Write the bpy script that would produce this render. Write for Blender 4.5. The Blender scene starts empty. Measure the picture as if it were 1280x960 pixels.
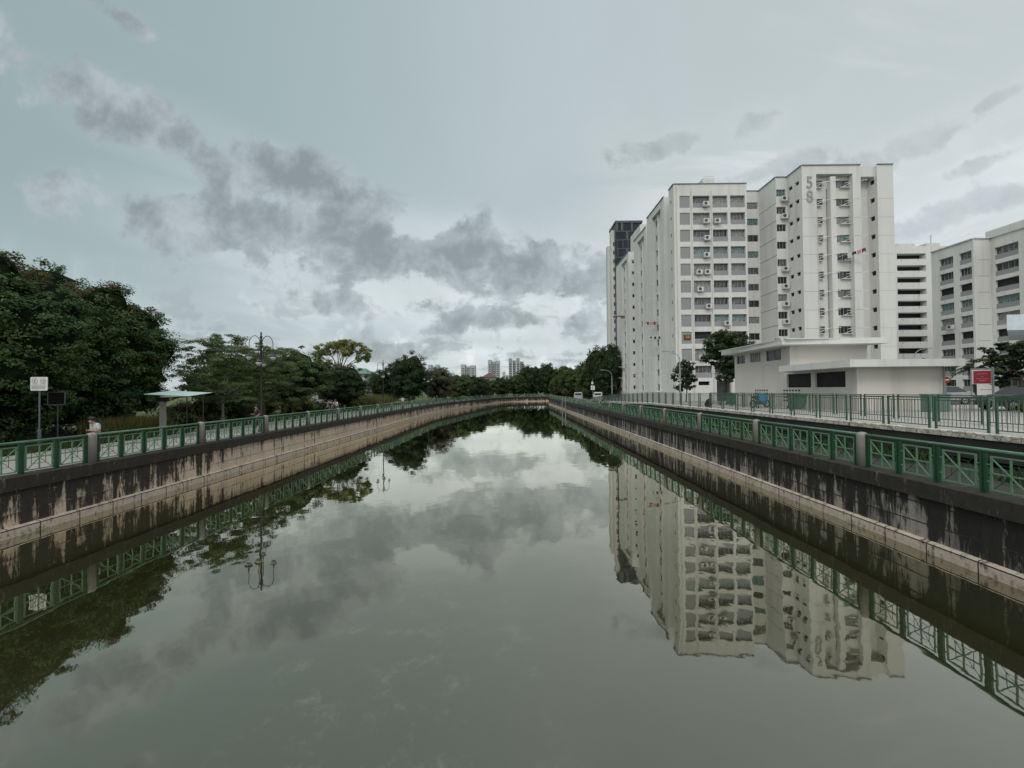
import bpy, math, random
import numpy as np
from mathutils import Vector, Matrix
random.seed(7)
R = math.radians
S = bpy.context.scene
COL = S.collection

# ------------------------------------------------------------------ camera
EYE = 2.4                      # eye height above the promenade (on a bridge over the canal)
FOC = 530.0                    # focal length in pixels of a 1280 wide picture
cam = bpy.data.cameras.new('camera'); cam.sensor_width = 36.0; cam.lens = 36.0 * FOC / 1280.0
cam.clip_end = 6000; cam.clip_start = 0.05
camo = bpy.data.objects.new('camera', cam); COL.objects.link(camo)
camo.matrix_world = (Matrix.Translation((0, 0, EYE)) @ Matrix.Rotation(R(0.2), 4, 'Z')
                     @ Matrix.Rotation(R(90 + 0.86), 4, 'X') @ Matrix.Rotation(-0.009, 4, 'Z'))
S.camera = camo

# ------------------------------------------------------------------ world
SUN_AZ, SUN_EL = R(207), R(42)       # sun behind the camera, a little to its left; azimuth from +Y clockwise
W = bpy.data.worlds.new('World'); S.world = W; W.use_nodes = True
wn, wl = W.node_tree.nodes, W.node_tree.links
wn.clear()
def N(nodes, t, **kw):
    n = nodes.new(t)
    for k, v in kw.items():
        if k.startswith('i_'): n.inputs[k[2:].replace('_', ' ')].default_value = v
        else: setattr(n, k, v)
    return n
def wmath(op, a, b=None, clamp=False):
    n = wn.new('ShaderNodeMath'); n.operation = op; n.use_clamp = clamp
    for i, v in enumerate((a, b)):
        if v is None: continue
        if isinstance(v, (int, float)): n.inputs[i].default_value = v
        else: wl.new(v, n.inputs[i])
    return n.outputs[0]
def wmix(f, a, b):
    n = wn.new('ShaderNodeMix'); n.data_type = 'RGBA'
    for s, v in ((n.inputs['Factor'], f), (n.inputs['A'], a), (n.inputs['B'], b)):
        if isinstance(v, (int, float)): s.default_value = v
        elif isinstance(v, tuple): s.default_value = (*v, 1)
        else: wl.new(v, s)
    return n.outputs['Result']
def wramp(v, a, b):
    n = wn.new('ShaderNodeMapRange'); n.interpolation_type = 'SMOOTHSTEP'
    wl.new(v, n.inputs[0]); n.inputs[1].default_value = a; n.inputs[2].default_value = b
    return n.outputs[0]
tc = wn.new('ShaderNodeTexCoord')
sep = wn.new('ShaderNodeSeparateXYZ'); wl.new(tc.outputs['Generated'], sep.inputs[0])
dx, dy, dz = sep.outputs
dyp = wmath('MAXIMUM', dy, 0.05)
az = wmath('ARCTAN2', dx, dyp)                          # azimuth from the canal's axis
hor = wmath('SQRT', wmath('ADD', wmath('MULTIPLY', dx, dx), wmath('MULTIPLY', dy, dy)))
el = wmath('ARCTAN2', dz, hor)
den = wmath('ADD', wmath('MAXIMUM', dz, 0.0), 0.13)     # a flat cloud deck seen in perspective
cmb = wn.new('ShaderNodeCombineXYZ')
wl.new(wmath('DIVIDE', dx, den), cmb.inputs[0]); wl.new(wmath('DIVIDE', dy, den), cmb.inputs[1])
def wnoise(scale, detail, rough, sx=1.0, sy=1.0, off=0.0, dist=0.0, src=None):
    m = wn.new('ShaderNodeMapping'); m.inputs['Scale'].default_value = (sx, sy, 1); m.inputs['Location'].default_value = (off, off * .7, off * .3)
    wl.new(src or cmb.outputs[0], m.inputs[0])
    n = wn.new('ShaderNodeTexNoise'); n.inputs['Scale'].default_value = scale; n.inputs['Detail'].default_value = detail
    n.inputs['Roughness'].default_value = rough; n.inputs['Distortion'].default_value = dist
    wl.new(m.outputs[0], n.inputs['Vector']); return n.outputs['Fac']
puff = wnoise(1.6, 9, .58, 1.0, 1.0, 3.1, .25)
puff2 = wnoise(6.0, 10, .62, 1.0, 1.7, 1.7, .15, tc.outputs['Generated'])
fine = wnoise(.9, 7, .55, 1.0, .5, 9.3)
# blobs of cloud: centre azimuth, elevation, half sizes (degrees), weight
def azel(px, py):
    x, y = (px - 638) / FOC, (488 - py) / FOC
    return math.atan(x), math.atan(y / math.hypot(1, x))
blobs = [(220, 168, 165, 44, 1.0, .55), (320, 205, 110, 34, 1.0, .35), (130, 105, 70, 26, .65, .7), (430, 240, 42, 14, .75, 0),
         (270, 280, 140, 42, 1.0, .15), (450, 312, 170, 48, 1.2, .05), (575, 312, 60, 38, 1.1, 0), (690, 345, 90, 44, .9, 0),
         (450, 375, 130, 20, .8, 0), (630, 400, 140, 22, .75, 0), (150, 12, 80, 20, .6, .3), (840, 178, 75, 20, .85, -.4), (945, 150, 42, 24, .95, 0),
         (1150, 180, 130, 24, 1.0, -.5), (1250, 128, 60, 14, 1.0, -.6), (960, 215, 70, 16, .9, 0), (1210, 262, 110, 20, .95, -.3), (1240, 205, 90, 14, .85, -.4), (330, 345, 100, 22, .5, 0), (1240, 230, 80, 25, .45, -.2), (560, 440, 200, 14, .5, 0)]
mask = None
for (bx, by, rx, ry, wt, tilt) in blobs:
    a0, e0 = azel(bx, by)
    a1, _ = azel(bx + rx, by); _, e1 = azel(bx, by - ry)
    u = wmath('DIVIDE', wmath('SUBTRACT', az, a0), abs(a1 - a0) * 1.1)
    v0 = wmath('DIVIDE', wmath('SUBTRACT', el, e0), abs(e1 - e0) * 1.1)
    v = wmath('ADD', v0, wmath('MULTIPLY', u, tilt)) if tilt else v0
    d2 = wmath('ADD', wmath('MULTIPLY', u, u), wmath('MULTIPLY', v, v))
    g = wmath('MULTIPLY', wmath('EXPONENT', wmath('MULTIPLY', d2, -0.9)), wt)
    mask = g if mask is None else wmath('MAXIMUM', mask, g)
nz = wmath('ADD', wmath('MULTIPLY', wmath('SUBTRACT', puff2, .5), 2.6), wmath('MULTIPLY', wmath('SUBTRACT', puff, .5), .9))
dens = wmath('ADD', mask, wmath('MULTIPLY', nz, 1.15))
cloud = wmath('MULTIPLY', wramp(dens, .36, .66), wramp(mask, .02, .35))
lay = wmath('ADD', fine, wmath('MULTIPLY', el, .0))
# clear to bright veil: bluish grey at the left and overhead, pale at the right and low down
side = wramp(az, -1.05, .65)
veil = wmix(side, (.262, .350, .355), (.480, .540, .548))
low = wmix(wmath('MULTIPLY', wramp(el, .34, .0), .75), veil, (.50, .558, .58))
low = wmix(wmath('MULTIPLY', wmath('MULTIPLY', wramp(az, -.25, .95), wramp(el, .75, .10)), .9), low, (.63, .68, .69))
low = wmix(wmath('MULTIPLY', wmath('MULTIPLY', wramp(wnoise(2.2, 8, .6, .55, 1.6, 5.5, .5), .46, .62), wramp(az, .1, .5)), wmath('MULTIPLY', wramp(el, .75, .35), .55)), low, (.80, .80, .78))
streak = wramp(wnoise(1.1, 8, .62, 1.0, .45, 4.4, .4), .42, .72)
low = wmix(wmath('MULTIPLY', wmath('MULTIPLY', streak, wramp(az, -.9, -.25)), wmath('MULTIPLY', wramp(el, .46, .05), .8)), low, (.80, .82, .82))
blue = wramp(wnoise(1.3, 6, .5, .8, .5, 12.4), .56, .70)
low = wmix(wmath('MULTIPLY', blue, wmath('MULTIPLY', wramp(el, .24, .04), .55)), low, (.34, .50, .58))
halo = wmath('MULTIPLY', wmath('MULTIPLY', wramp(mask, .04, .6), wramp(az, -1.0, -.35)), wmath('MULTIPLY', wramp(el, .70, .10), .62))
low = wmix(halo, low, (.65, .70, .705))
soft = wmath('MULTIPLY', wramp(fine, .38, .70), .30)
low = wmix(soft, low, (.31, .36, .36))
low = wmix(wmath('MULTIPLY', wramp(wmath('ADD', wnoise(9.0, 9, .62, 1.0, 1.0, 7.7, .3, tc.outputs['Generated']), wmath('MULTIPLY', wmath('SUBTRACT', puff, .5), .6)), .50, .62), wmath('MULTIPLY', wmath('MULTIPLY', wramp(el, .27, .10), wramp(az, .55, .1)), .85)), low, (.31, .352, .36))
low = wmix(wmath('MULTIPLY', wramp(wnoise(8.0, 9, .6, 1.0, 2.2, 2.9, .3, tc.outputs['Generated']), .54, .66), wmath('MULTIPLY', wramp(el, .26, .06), .75)), low, (.74, .76, .77))
inner = wnoise(13.0, 8, .62, 1.0, 1.5, 6.1, .3, tc.outputs['Generated'])
tone = wmath('ADD', wmath('MULTIPLY', wramp(dens, .42, 1.7), .75), wmath('MULTIPLY', wmath('SUBTRACT', inner, .42), 2.2))
core = wmix(wramp(tone, -.35, .85), (.425, .475, .482), (.205, .242, .250))
sky_c = wmix(wmath('MULTIPLY', cloud, wmath('SUBTRACT', .92, wmath('MULTIPLY', wramp(az, .12, .45), .50))), low, core)
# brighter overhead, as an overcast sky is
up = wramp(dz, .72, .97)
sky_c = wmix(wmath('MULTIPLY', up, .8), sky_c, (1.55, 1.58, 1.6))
sky_c = wmix(wmath('MULTIPLY', wmath('MULTIPLY', wramp(dy, -.02, -.5), wramp(dz, .02, .2)), .8), sky_c, (1.15, 1.15, 1.12))
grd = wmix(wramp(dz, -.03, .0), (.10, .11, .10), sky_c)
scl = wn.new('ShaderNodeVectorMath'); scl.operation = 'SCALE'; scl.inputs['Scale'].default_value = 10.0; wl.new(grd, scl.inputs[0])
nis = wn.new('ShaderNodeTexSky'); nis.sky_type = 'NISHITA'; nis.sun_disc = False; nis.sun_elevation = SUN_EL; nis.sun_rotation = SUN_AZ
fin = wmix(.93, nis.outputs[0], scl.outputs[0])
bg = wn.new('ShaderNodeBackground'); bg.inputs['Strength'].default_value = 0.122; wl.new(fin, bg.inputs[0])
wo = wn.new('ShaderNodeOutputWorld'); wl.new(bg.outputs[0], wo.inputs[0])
W.cycles.sampling_method = 'MANUAL'; W.cycles.sample_map_resolution = 512

sun = bpy.data.lights.new('sun', 'SUN'); sun.energy = .85; sun.angle = R(18); sun.color = (1, .96, .9)
suno = bpy.data.objects.new('sun', sun); COL.objects.link(suno)
sd = Vector((math.sin(SUN_AZ) * math.cos(SUN_EL), math.cos(SUN_AZ) * math.cos(SUN_EL), math.sin(SUN_EL)))
suno.rotation_euler = sd.to_track_quat('Z', 'Y').to_euler()
vs = S.view_settings; vs.view_transform = 'Standard'; vs.look = 'None'; vs.gamma = 1; vs.exposure = 0.0; vs.use_curve_mapping = False
S.cycles.max_bounces = 6; S.cycles.diffuse_bounces = 3; S.cycles.glossy_bounces = 3; S.cycles.transparent_max_bounces = 6
S.cycles.caustics_reflective = False; S.cycles.caustics_refractive = False

# ------------------------------------------------------------------ materials
MATS = {}
class NT:
    """small helper round one material's node tree"""
    def __init__(s, name):
        s.m = bpy.data.materials.new(name); s.m.use_nodes = True
        s.n = s.m.node_tree.nodes; s.l = s.m.node_tree.links
        s.b = s.n['Principled BSDF']; s.tc = s.n.new('ShaderNodeTexCoord'); MATS[name] = s.m
    def math(s, op, a, b=None, clamp=False):
        n = s.n.new('ShaderNodeMath'); n.operation = op; n.use_clamp = clamp
        for i, v in enumerate((a, b)):
            if v is None: continue
            if isinstance(v, (int, float)): n.inputs[i].default_value = v
            else: s.l.new(v, n.inputs[i])
        return n.outputs[0]
    def mix(s, f, a, b, mode='MIX'):
        n = s.n.new('ShaderNodeMix'); n.data_type = 'RGBA'; n.blend_type = mode
        for q, v in ((n.inputs['Factor'], f), (n.inputs['A'], a), (n.inputs['B'], b)):
            if isinstance(v, (int, float)): q.default_value = v
            elif isinstance(v, tuple): q.default_value = (*v, 1)
            else: s.l.new(v, q)
        return n.outputs['Result']
    def ramp(s, v, a, b):
        n = s.n.new('ShaderNodeMapRange'); n.interpolation_type = 'SMOOTHSTEP'
        s.l.new(v, n.inputs[0]); n.inputs[1].default_value = a; n.inputs[2].default_value = b
        return n.outputs[0]
    def noise(s, scale, detail=5, rough=.55, sc=(1, 1, 1), off=0, coord='Object', dist=0):
        m = s.n.new('ShaderNodeMapping'); m.inputs['Scale'].default_value = sc; m.inputs['Location'].default_value = (off, off, off)
        s.l.new(s.tc.outputs[coord], m.inputs[0])
        n = s.n.new('ShaderNodeTexNoise'); n.inputs['Scale'].default_value = scale; n.inputs['Detail'].default_value = detail
        n.inputs['Roughness'].default_value = rough; n.inputs['Distortion'].default_value = dist
        s.l.new(m.outputs[0], n.inputs['Vector']); return n.outputs['Fac']
    def bump(s, h, strength=.3, dist=.02):
        n = s.n.new('ShaderNodeBump'); n.inputs['Strength'].default_value = strength; n.inputs['Distance'].default_value = dist
        s.l.new(h, n.inputs['Height']); s.l.new(n.outputs[0], s.b.inputs['Normal'])
    def col(s, c):
        if isinstance(c, tuple): s.b.inputs['Base Color'].default_value = (*c, 1)
        else: s.l.new(c, s.b.inputs['Base Color'])
    def set(s, **kw):
        for k, v in kw.items(): s.b.inputs[k.replace('_', ' ')].default_value = v

def simple(name, c, c2=None, rough=.6, scale=3, bump=0, metal=0, spec=.5, sc=(1, 1, 1)):
    t = NT(name); c2 = c2 or tuple(v * .75 for v in c)
    t.col(t.mix(t.ramp(t.noise(scale, 6, .6, sc), .35, .7), c, c2)); t.set(Roughness=rough, Metallic=metal)
    t.b.inputs['Specular IOR Level'].default_value = spec
    if bump: t.bump(t.noise(scale * 8, 5), bump)
    return t.m

# painted render of the flats: slight rain streaks and patchiness
def render_mat(name, c, streak=.5):
    t = NT(name)
    st = t.ramp(t.noise(.9, 6, .65, (1, 1, .08)), .45, .8)
    bl = t.ramp(t.noise(.18, 4, .5), .35, .7)
    a = t.mix(t.math('MULTIPLY', bl, .45), c, tuple(v * .86 for v in c))
    a = t.mix(t.math('MULTIPLY', st, streak), a, (c[0] * .62, c[1] * .61, c[2] * .57))
    t.col(a); t.set(Roughness=.75); t.b.inputs['Specular IOR Level'].default_value = .25
    return t.m
render_mat('white_render', (.63, .64, .615), .62)
render_mat('cream_render', (.60, .575, .525), .5)
render_mat('grey_render', (.27, .28, .285), .2)
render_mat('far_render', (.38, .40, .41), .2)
simple('groove', (.16, .16, .155), rough=.8)
simple('white_paint', (.74, .74, .72), (.64, .64, .62), .5, 2)
simple('white_plastic', (.62, .62, .60), (.5, .5, .48), .45, 4)
simple('grey_plastic', (.36, .37, .37), (.28, .29, .29), .45, 4)
simple('dark_fan', (.05, .05, .05), rough=.5)
simple('digit_grey', (.30, .30, .30), rough=.6)
simple('roof_felt', (.28, .28, .27), rough=.9)
def glass(name, c, c2, rough=.15, scale=1.5):
    t = NT(name)
    oi = t.n.new('ShaderNodeObjectInfo')
    n = t.ramp(t.noise(scale, 3, .5, (1.3, 1.3, .6)), .4, .6)
    a = t.mix(n, c, c2); a = t.mix(t.math('MULTIPLY', oi.outputs['Random'], .5), a, tuple(v * .45 for v in c))
    t.col(a); t.set(Roughness=rough); return t.m
glass('glass_dark', (.018, .02, .022), (.05, .055, .058))
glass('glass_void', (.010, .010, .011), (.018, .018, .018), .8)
glass('glass_curtain', (.30, .31, .30), (.12, .13, .13), .3, 5)
glass('glass_teal', (.17, .28, .27), (.07, .12, .12), .2, 5)
glass('glass_grey', (.045, .05, .053), (.16, .17, .17), .2, 4)
glass('tower_glass', (.010, .018, .028), (.03, .045, .06), .35, .25)
MATS['tower_glass'].node_tree.nodes['Principled BSDF'].inputs['Specular IOR Level'].default_value = .25
simple('tower_frame', (.075, .09, .10))

# concrete of the canal
def canal_mat(name, mode):
    t = NT(name)
    mp = t.n.new('ShaderNodeSeparateXYZ'); t.l.new(t.tc.outputs['UV'], mp.inputs[0]); u, v = mp.outputs[0], mp.outputs[1]
    base = t.mix(t.ramp(t.noise(.7, 5, .6, coord='UV'), .35, .7), (.66, .53, .41), (.54, .435, .335))
    base = t.mix(t.ramp(t.noise(9, 4, .6, coord='UV'), .5, .8), base, (.33, .28, .22))
    br = t.n.new('ShaderNodeTexBrick'); br.offset = 0.0; br.inputs['Scale'].default_value = 1.0
    br.inputs['Brick Width'].default_value = 1.18; br.inputs['Row Height'].default_value = .5; br.inputs['Mortar Size'].default_value = .019
    br.inputs['Mortar Smooth'].default_value = .3
    br.inputs['Color1'].default_value = (.25, .25, .25, 1); br.inputs['Color2'].default_value = (.95, .95, .95, 1); br.inputs['Mortar'].default_value = (0, 0, 0, 1)
    mm = t.n.new('ShaderNodeMapping'); mm.inputs['Location'].default_value = (.2, .07, 0); t.l.new(t.tc.outputs['UV'], mm.inputs[0]); t.l.new(mm.outputs[0], br.inputs['Vector'])
    blk = t.n.new('ShaderNodeSeparateColor'); t.l.new(br.outputs['Color'], blk.inputs[0])
    s1 = t.noise(1.0, 7, .7, (2.6, .30, 1), 3, 'UV', .3)
    s2 = t.noise(1.0, 4, .6, (.42, .25, 1), 8, 'UV')
    s3 = t.noise(5.0, 6, .7, (1.3, .6, 1), 5, 'UV')
    if mode == 'plinth':
        k = t.math('ADD', t.math('MULTIPLY', s3, .8), t.math('MULTIPLY', s1, .5)); dark = t.math('MULTIPLY', t.ramp(k, .65, .80), .8)
        wet = t.ramp(v, -1.80, -1.835); dark = t.math('MAXIMUM', dark, t.math('MULTIPLY', wet, .93))
        base = t.mix(.5, base, (.50, .45, .38))
    elif mode == 'coping':
        k = t.math('ADD', t.math('MULTIPLY', s3, .5), t.math('MULTIPLY', s1, .6)); dark = t.math('MULTIPLY', t.ramp(k, .30, .52), .97); base = t.mix(.6, base, (.13, .127, .117))
    else:
        s4 = t.noise(1.0, 5, .6, (5.5, .35, 1), 14, 'UV', .1)
        k = t.math('ADD', t.math('MULTIPLY', t.ramp(s1, .34, .66), .42), t.math('MULTIPLY', t.ramp(s4, .32, .68), .20))
        k = t.math('ADD', k, t.math('MULTIPLY', t.ramp(s2, .35, .65), .16)); k = t.math('ADD', k, t.math('MULTIPLY', t.ramp(s3, .35, .65), .12))
        k = t.math('ADD', k, t.math('MULTIPLY', blk.outputs[0], .14)); k = t.math('ADD', k, t.math('MULTIPLY', t.math('ADD', v, 1.15), .22))
        if mode == 'left':
            clean = t.math('SUBTRACT', t.math('MULTIPLY', t.ramp(u, 24, 31), .30), t.math('ADD', t.math('MULTIPLY', t.ramp(u, 50, 70), .14), t.math('MULTIPLY', t.ramp(u, 105, 135), .22)))   # older, blackened run ends about here; last ramp paints tree shade onto far end
            dark = t.ramp(t.math('SUBTRACT', k, clean), .36, .58)
        else:
            dark = t.ramp(k, .42, .60); base = t.mix(.75, base, (.23, .228, .212))
    tone = t.mix(t.ramp(s3, .35, .7), (.007, .007, .006), (.020, .020, .017))
    c = t.mix(t.math('MULTIPLY', dark, .95), base, tone)
    if mode in ('left', 'right'):
        lime = t.math('MULTIPLY', t.ramp(t.noise(1.0, 5, .6, (2.0, .16, 1), 21, 'UV', .2), .60, .68), .7)
        c = t.mix(lime, c, (.34, .31, .26))
    if mode == 'right': c = t.mix(t.math('MULTIPLY', t.ramp(t.noise(1.0, 6, .7, (2.4, .5, 1), 33, 'UV'), .45, .60), .6), c, (.016, .016, .015))
    c = t.mix(t.math('MULTIPLY', br.outputs['Fac'], .0 if mode == 'coping' else (.5 if mode == 'left' else .95)), c, (.03, .028, .025))
    t.col(c); t.set(Roughness=.85); t.b.inputs['Specular IOR Level'].default_value = .25
    h = t.math('SUBTRACT', t.noise(22, 5, .65, coord='UV'), t.math('MULTIPLY', br.outputs['Fac'], 1.6))
    t.bump(h, .5, .02)
    return t.m
for nm_, md_ in (('wall_left', 'left'), ('wall_right', 'right'), ('canal_coping', 'coping'), ('canal_plinth', 'plinth')): canal_mat(nm_, md_)

def concrete(name, c, c2, c3, rough=.85):
    t = NT(name)
    a = t.mix(t.ramp(t.noise(.5, 6, .6), .35, .7), c, c2)
    a = t.mix(t.math('MULTIPLY', t.ramp(t.noise(6, 6, .7), .5, .75), .6), a, c3)
    t.col(a); t.set(Roughness=rough); t.bump(t.noise(30, 4), .25, .01); return t.m
concrete('post_concrete', (.27, .26, .235), (.20, .195, .175), (.10, .10, .09))
concrete('path_concrete', (.30, .295, .265), (.25, .245, .22), (.17, .165, .145))
concrete('plateau_paving', (.37, .36, .33), (.31, .305, .28), (.22, .21, .19))
concrete('kerb_concrete', (.42, .39, .34), (.30, .28, .24), (.10, .10, .09))
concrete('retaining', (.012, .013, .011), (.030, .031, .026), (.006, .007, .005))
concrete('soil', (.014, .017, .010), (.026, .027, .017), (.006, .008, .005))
concrete('asphalt', (.06, .06, .06), (.045, .045, .045), (.08, .08, .075))
t = NT('grass_ground')
t.col(t.mix(t.ramp(t.noise(.25, 6, .65), .35, .65), (.045, .075, .018), (.10, .115, .030)))
t.set(Roughness=.9); t.bump(t.noise(12, 5, .8), .9, .1)
t = NT('rubble')
vo = t.n.new('ShaderNodeTexVoronoi'); vo.feature = 'DISTANCE_TO_EDGE'; vo.inputs['Scale'].default_value = 3.6
mp = t.n.new('ShaderNodeMapping'); mp.inputs['Scale'].default_value = (1, 1, 1.5); t.l.new(t.tc.outputs['Object'], mp.inputs[0]); t.l.new(mp.outputs[0], vo.inputs['Vector'])
a = t.mix(t.ramp(t.noise(4, 5, .6), .4, .65), (.62, .58, .50), (.36, .34, .28))
a = t.mix(t.ramp(vo.outputs['Distance'], .05, .0), a, (.03, .03, .028)); t.col(a); t.set(Roughness=.9)

# green paint
def paint(name, c, fade):
    t = NT(name)
    a = t.mix(t.math('MULTIPLY', t.ramp(t.noise(2.2, 6, .65), .42, .7), .7), c, fade)
    a = t.mix(t.math('MULTIPLY', t.ramp(t.noise(14, 5, .7), .6, .75), .5), a, (.04, .04, .03))
    t.col(a); t.set(Roughness=.42); return t.m
paint('rail_green', (.026, .098, .046), (.06, .17, .09))
paint('top_green', (.060, .160, .090), (.12, .24, .155))
paint('panel_green', (.095, .210, .118), (.15, .27, .165))
paint('post_green', (.008, .052, .020), (.015, .075, .032))
paint('fence_green', (.030, .080, .050), (.06, .115, .080))
simple('picket_steel', (.065, .075, .07), (.10, .11, .10), .4, 4, metal=.2)
simple('black_iron', (.012, .012, .013), (.025, .025, .026), .45)
simple('lamp_glass', (.55, .55, .50), (.45, .45, .40), .25)
simple('galvanised', (.30, .31, .31), (.22, .23, .23), .45, 3, metal=.3)

# water: murky green canal, mirror smooth with faint swell and scum
t = NT('water')
# body colour: silty green-brown
body = t.mix(t.ramp(t.noise(.10, 4, .5), .35, .7), (.019, .020, .007), (.025, .025, .011))
scum_n = t.noise(1.7, 9, .78, (1, 1, 1), 11, 'Object', .25)
region = t.ramp(t.noise(.16, 3, .5, (1.2, .6, 1), 2.2), .50, .64)
geo = t.n.new('ShaderNodeSeparateXYZ'); t.l.new(t.tc.outputs['Object'], geo.inputs[0])
patch = t.math('MULTIPLY', t.ramp(geo.outputs[1], 13, 6), t.math('MULTIPLY', t.ramp(geo.outputs[0], -4.5, -2.5), t.ramp(geo.outputs[0], 1.0, -.5)))
scum = t.math('MULTIPLY', t.math('MULTIPLY', t.ramp(scum_n, .50, .74), t.math('MAXIMUM', t.math('MULTIPLY', region, .12), patch)), .30)
veins = t.math('MULTIPLY', t.ramp(t.noise(3.2, 9, .75, off=5, dist=.9), .64, .72), t.math('MULTIPLY', patch, .22))
body = t.mix(t.math('MAXIMUM', scum, veins), body, (.42, .44, .38))
t.n.remove(t.b)
dif = t.n.new('ShaderNodeBsdfDiffuse'); t.l.new(body, dif.inputs['Color'])
gl = t.n.new('ShaderNodeBsdfGlossy'); gl.inputs['Color'].default_value = (.98, .95, .83, 1); gl.inputs['Roughness'].default_value = .018
fr = t.n.new('ShaderNodeFresnel'); fr.inputs['IOR'].default_value = 1.70
# swell: long low waves, small wrinkles that come in patches
calm = t.ramp(t.noise(.07, 3, .5, off=3), .40, .62)
h1 = t.noise(.55, 3, .5, (1, .8, 1), 1); h2 = t.noise(2.6, 4, .5, (1, .65, 1), 6)
hh = t.math('ADD', t.math('MULTIPLY', h1, 1.0), t.math('MULTIPLY', t.math('MULTIPLY', h2, t.math('ADD', t.math('MULTIPLY', calm, .8), .2)), .14))
bp = t.n.new('ShaderNodeBump'); bp.inputs['Strength'].default_value = 1.0; bp.inputs['Distance'].default_value = .008; t.l.new(hh, bp.inputs['Height'])
for nd in (gl, fr): t.l.new(bp.outputs[0], nd.inputs['Normal'])
mx = t.n.new('ShaderNodeMixShader'); t.l.new(t.math('MULTIPLY', t.math('MULTIPLY', t.math('POWER', fr.outputs[0], .78), 1.6, True), t.math('SUBTRACT', 1.0, scum)), mx.inputs[0])
t.l.new(dif.outputs[0], mx.inputs[1]); t.l.new(gl.outputs[0], mx.inputs[2]); t.l.new(mx.outputs[0], t.n['Material Output'].inputs[0])

# foliage: colour per leaf from the mesh, light passing through
def leaf_mat(name, c1, c2, new=None):
    t = NT(name)
    at = t.n.new('ShaderNodeAttribute'); at.attribute_name = 'tint'
    sp_ = t.n.new('ShaderNodeSeparateColor'); t.l.new(at.outputs['Color'], sp_.inputs[0])
    a = t.mix(sp_.outputs[0], c1, c2)
    if new: a = t.mix(sp_.outputs[1], a, new)
    t.col(a); t.set(Roughness=.55); t.b.inputs['Specular IOR Level'].default_value = .3
    tr = t.n.new('ShaderNodeBsdfTranslucent'); t.l.new(a, tr.inputs[0])
    mx = t.n.new('ShaderNodeMixShader'); mx.inputs[0].default_value = .28
    t.l.new(t.b.outputs[0], mx.inputs[1]); t.l.new(tr.outputs[0], mx.inputs[2]); t.l.new(mx.outputs[0], t.n['Material Output'].inputs[0])
    return t.m
leaf_mat('leaf_dense', (.018, .050, .014), (.080, .145, .038), (.22, .085, .050))
leaf_mat('leaf_feather', (.034, .064, .020), (.12, .165, .048), (.12, .13, .04))
leaf_mat('leaf_yellow', (.10, .125, .025), (.24, .25, .065), (.20, .15, .05))
leaf_mat('leaf_dark', (.014, .032, .012), (.050, .080, .026), (.09, .10, .03))
leaf_mat('leaf_hedge', (.060, .085, .018), (.15, .17, .042), (.15, .10, .03))
leaf_mat('leaf_dull', (.055, .062, .035), (.12, .115, .065), (.16, .11, .09))
leaf_mat('reed', (.055, .08, .02), (.15, .15, .045), (.20, .12, .07))
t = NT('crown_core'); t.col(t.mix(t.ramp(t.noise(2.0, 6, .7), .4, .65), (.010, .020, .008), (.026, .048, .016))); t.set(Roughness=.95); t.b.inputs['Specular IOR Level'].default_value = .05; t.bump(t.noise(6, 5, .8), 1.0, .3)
simple('bark', (.075, .062, .048), (.13, .115, .09), .9, 3, sc=(1, 1, .3))
simple('bark_pale', (.20, .19, .16), (.12, .11, .09), .9, 3, sc=(1, 1, .3))

# bits and pieces
for nm_, c_ in dict(skin=(.36, .21, .14), hair=(.010, .009, .008), shirt_grey=(.42, .46, .48), shirt_dark=(.018, .018, .02), trousers=(.03, .035, .05),
                    sleeve_white=(.6, .6, .6), tyre=(.015, .015, .015), rim=(.3, .3, .3), car_black=(.02, .02, .022), car_silver=(.35, .36, .37),
                    car_white=(.6, .6, .6), car_green=(.02, .06, .045), car_glass=(.02, .025, .028), light_red=(.3, .02, .02), sign_red=(.30, .012, .02),
                    sign_white=(.72, .72, .70), sign_black=(.006, .005, .006), teal_sheet=(.40, .55, .52), teal_roof=(.06, .36, .33), bin_green=(.03, .13, .07),
                    box_green=(.10, .20, .15), cover_blue=(.03, .24, .40), red_cloth=(.16, .02, .035), dark_cloth=(.025, .022, .03), pink_cloth=(.5, .25, .30),
                    sign_brown=(.05, .025, .012), sign_orange=(.6, .25, .06), red_tile=(.085, .035, .03), yellow_cloth=(.5, .4, .15), pale_blue=(.55, .63, .68)).items():
    simple(nm_, c_, tuple(v * .88 for v in c_), .3 if nm_.startswith('car') else .6, 4)

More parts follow.
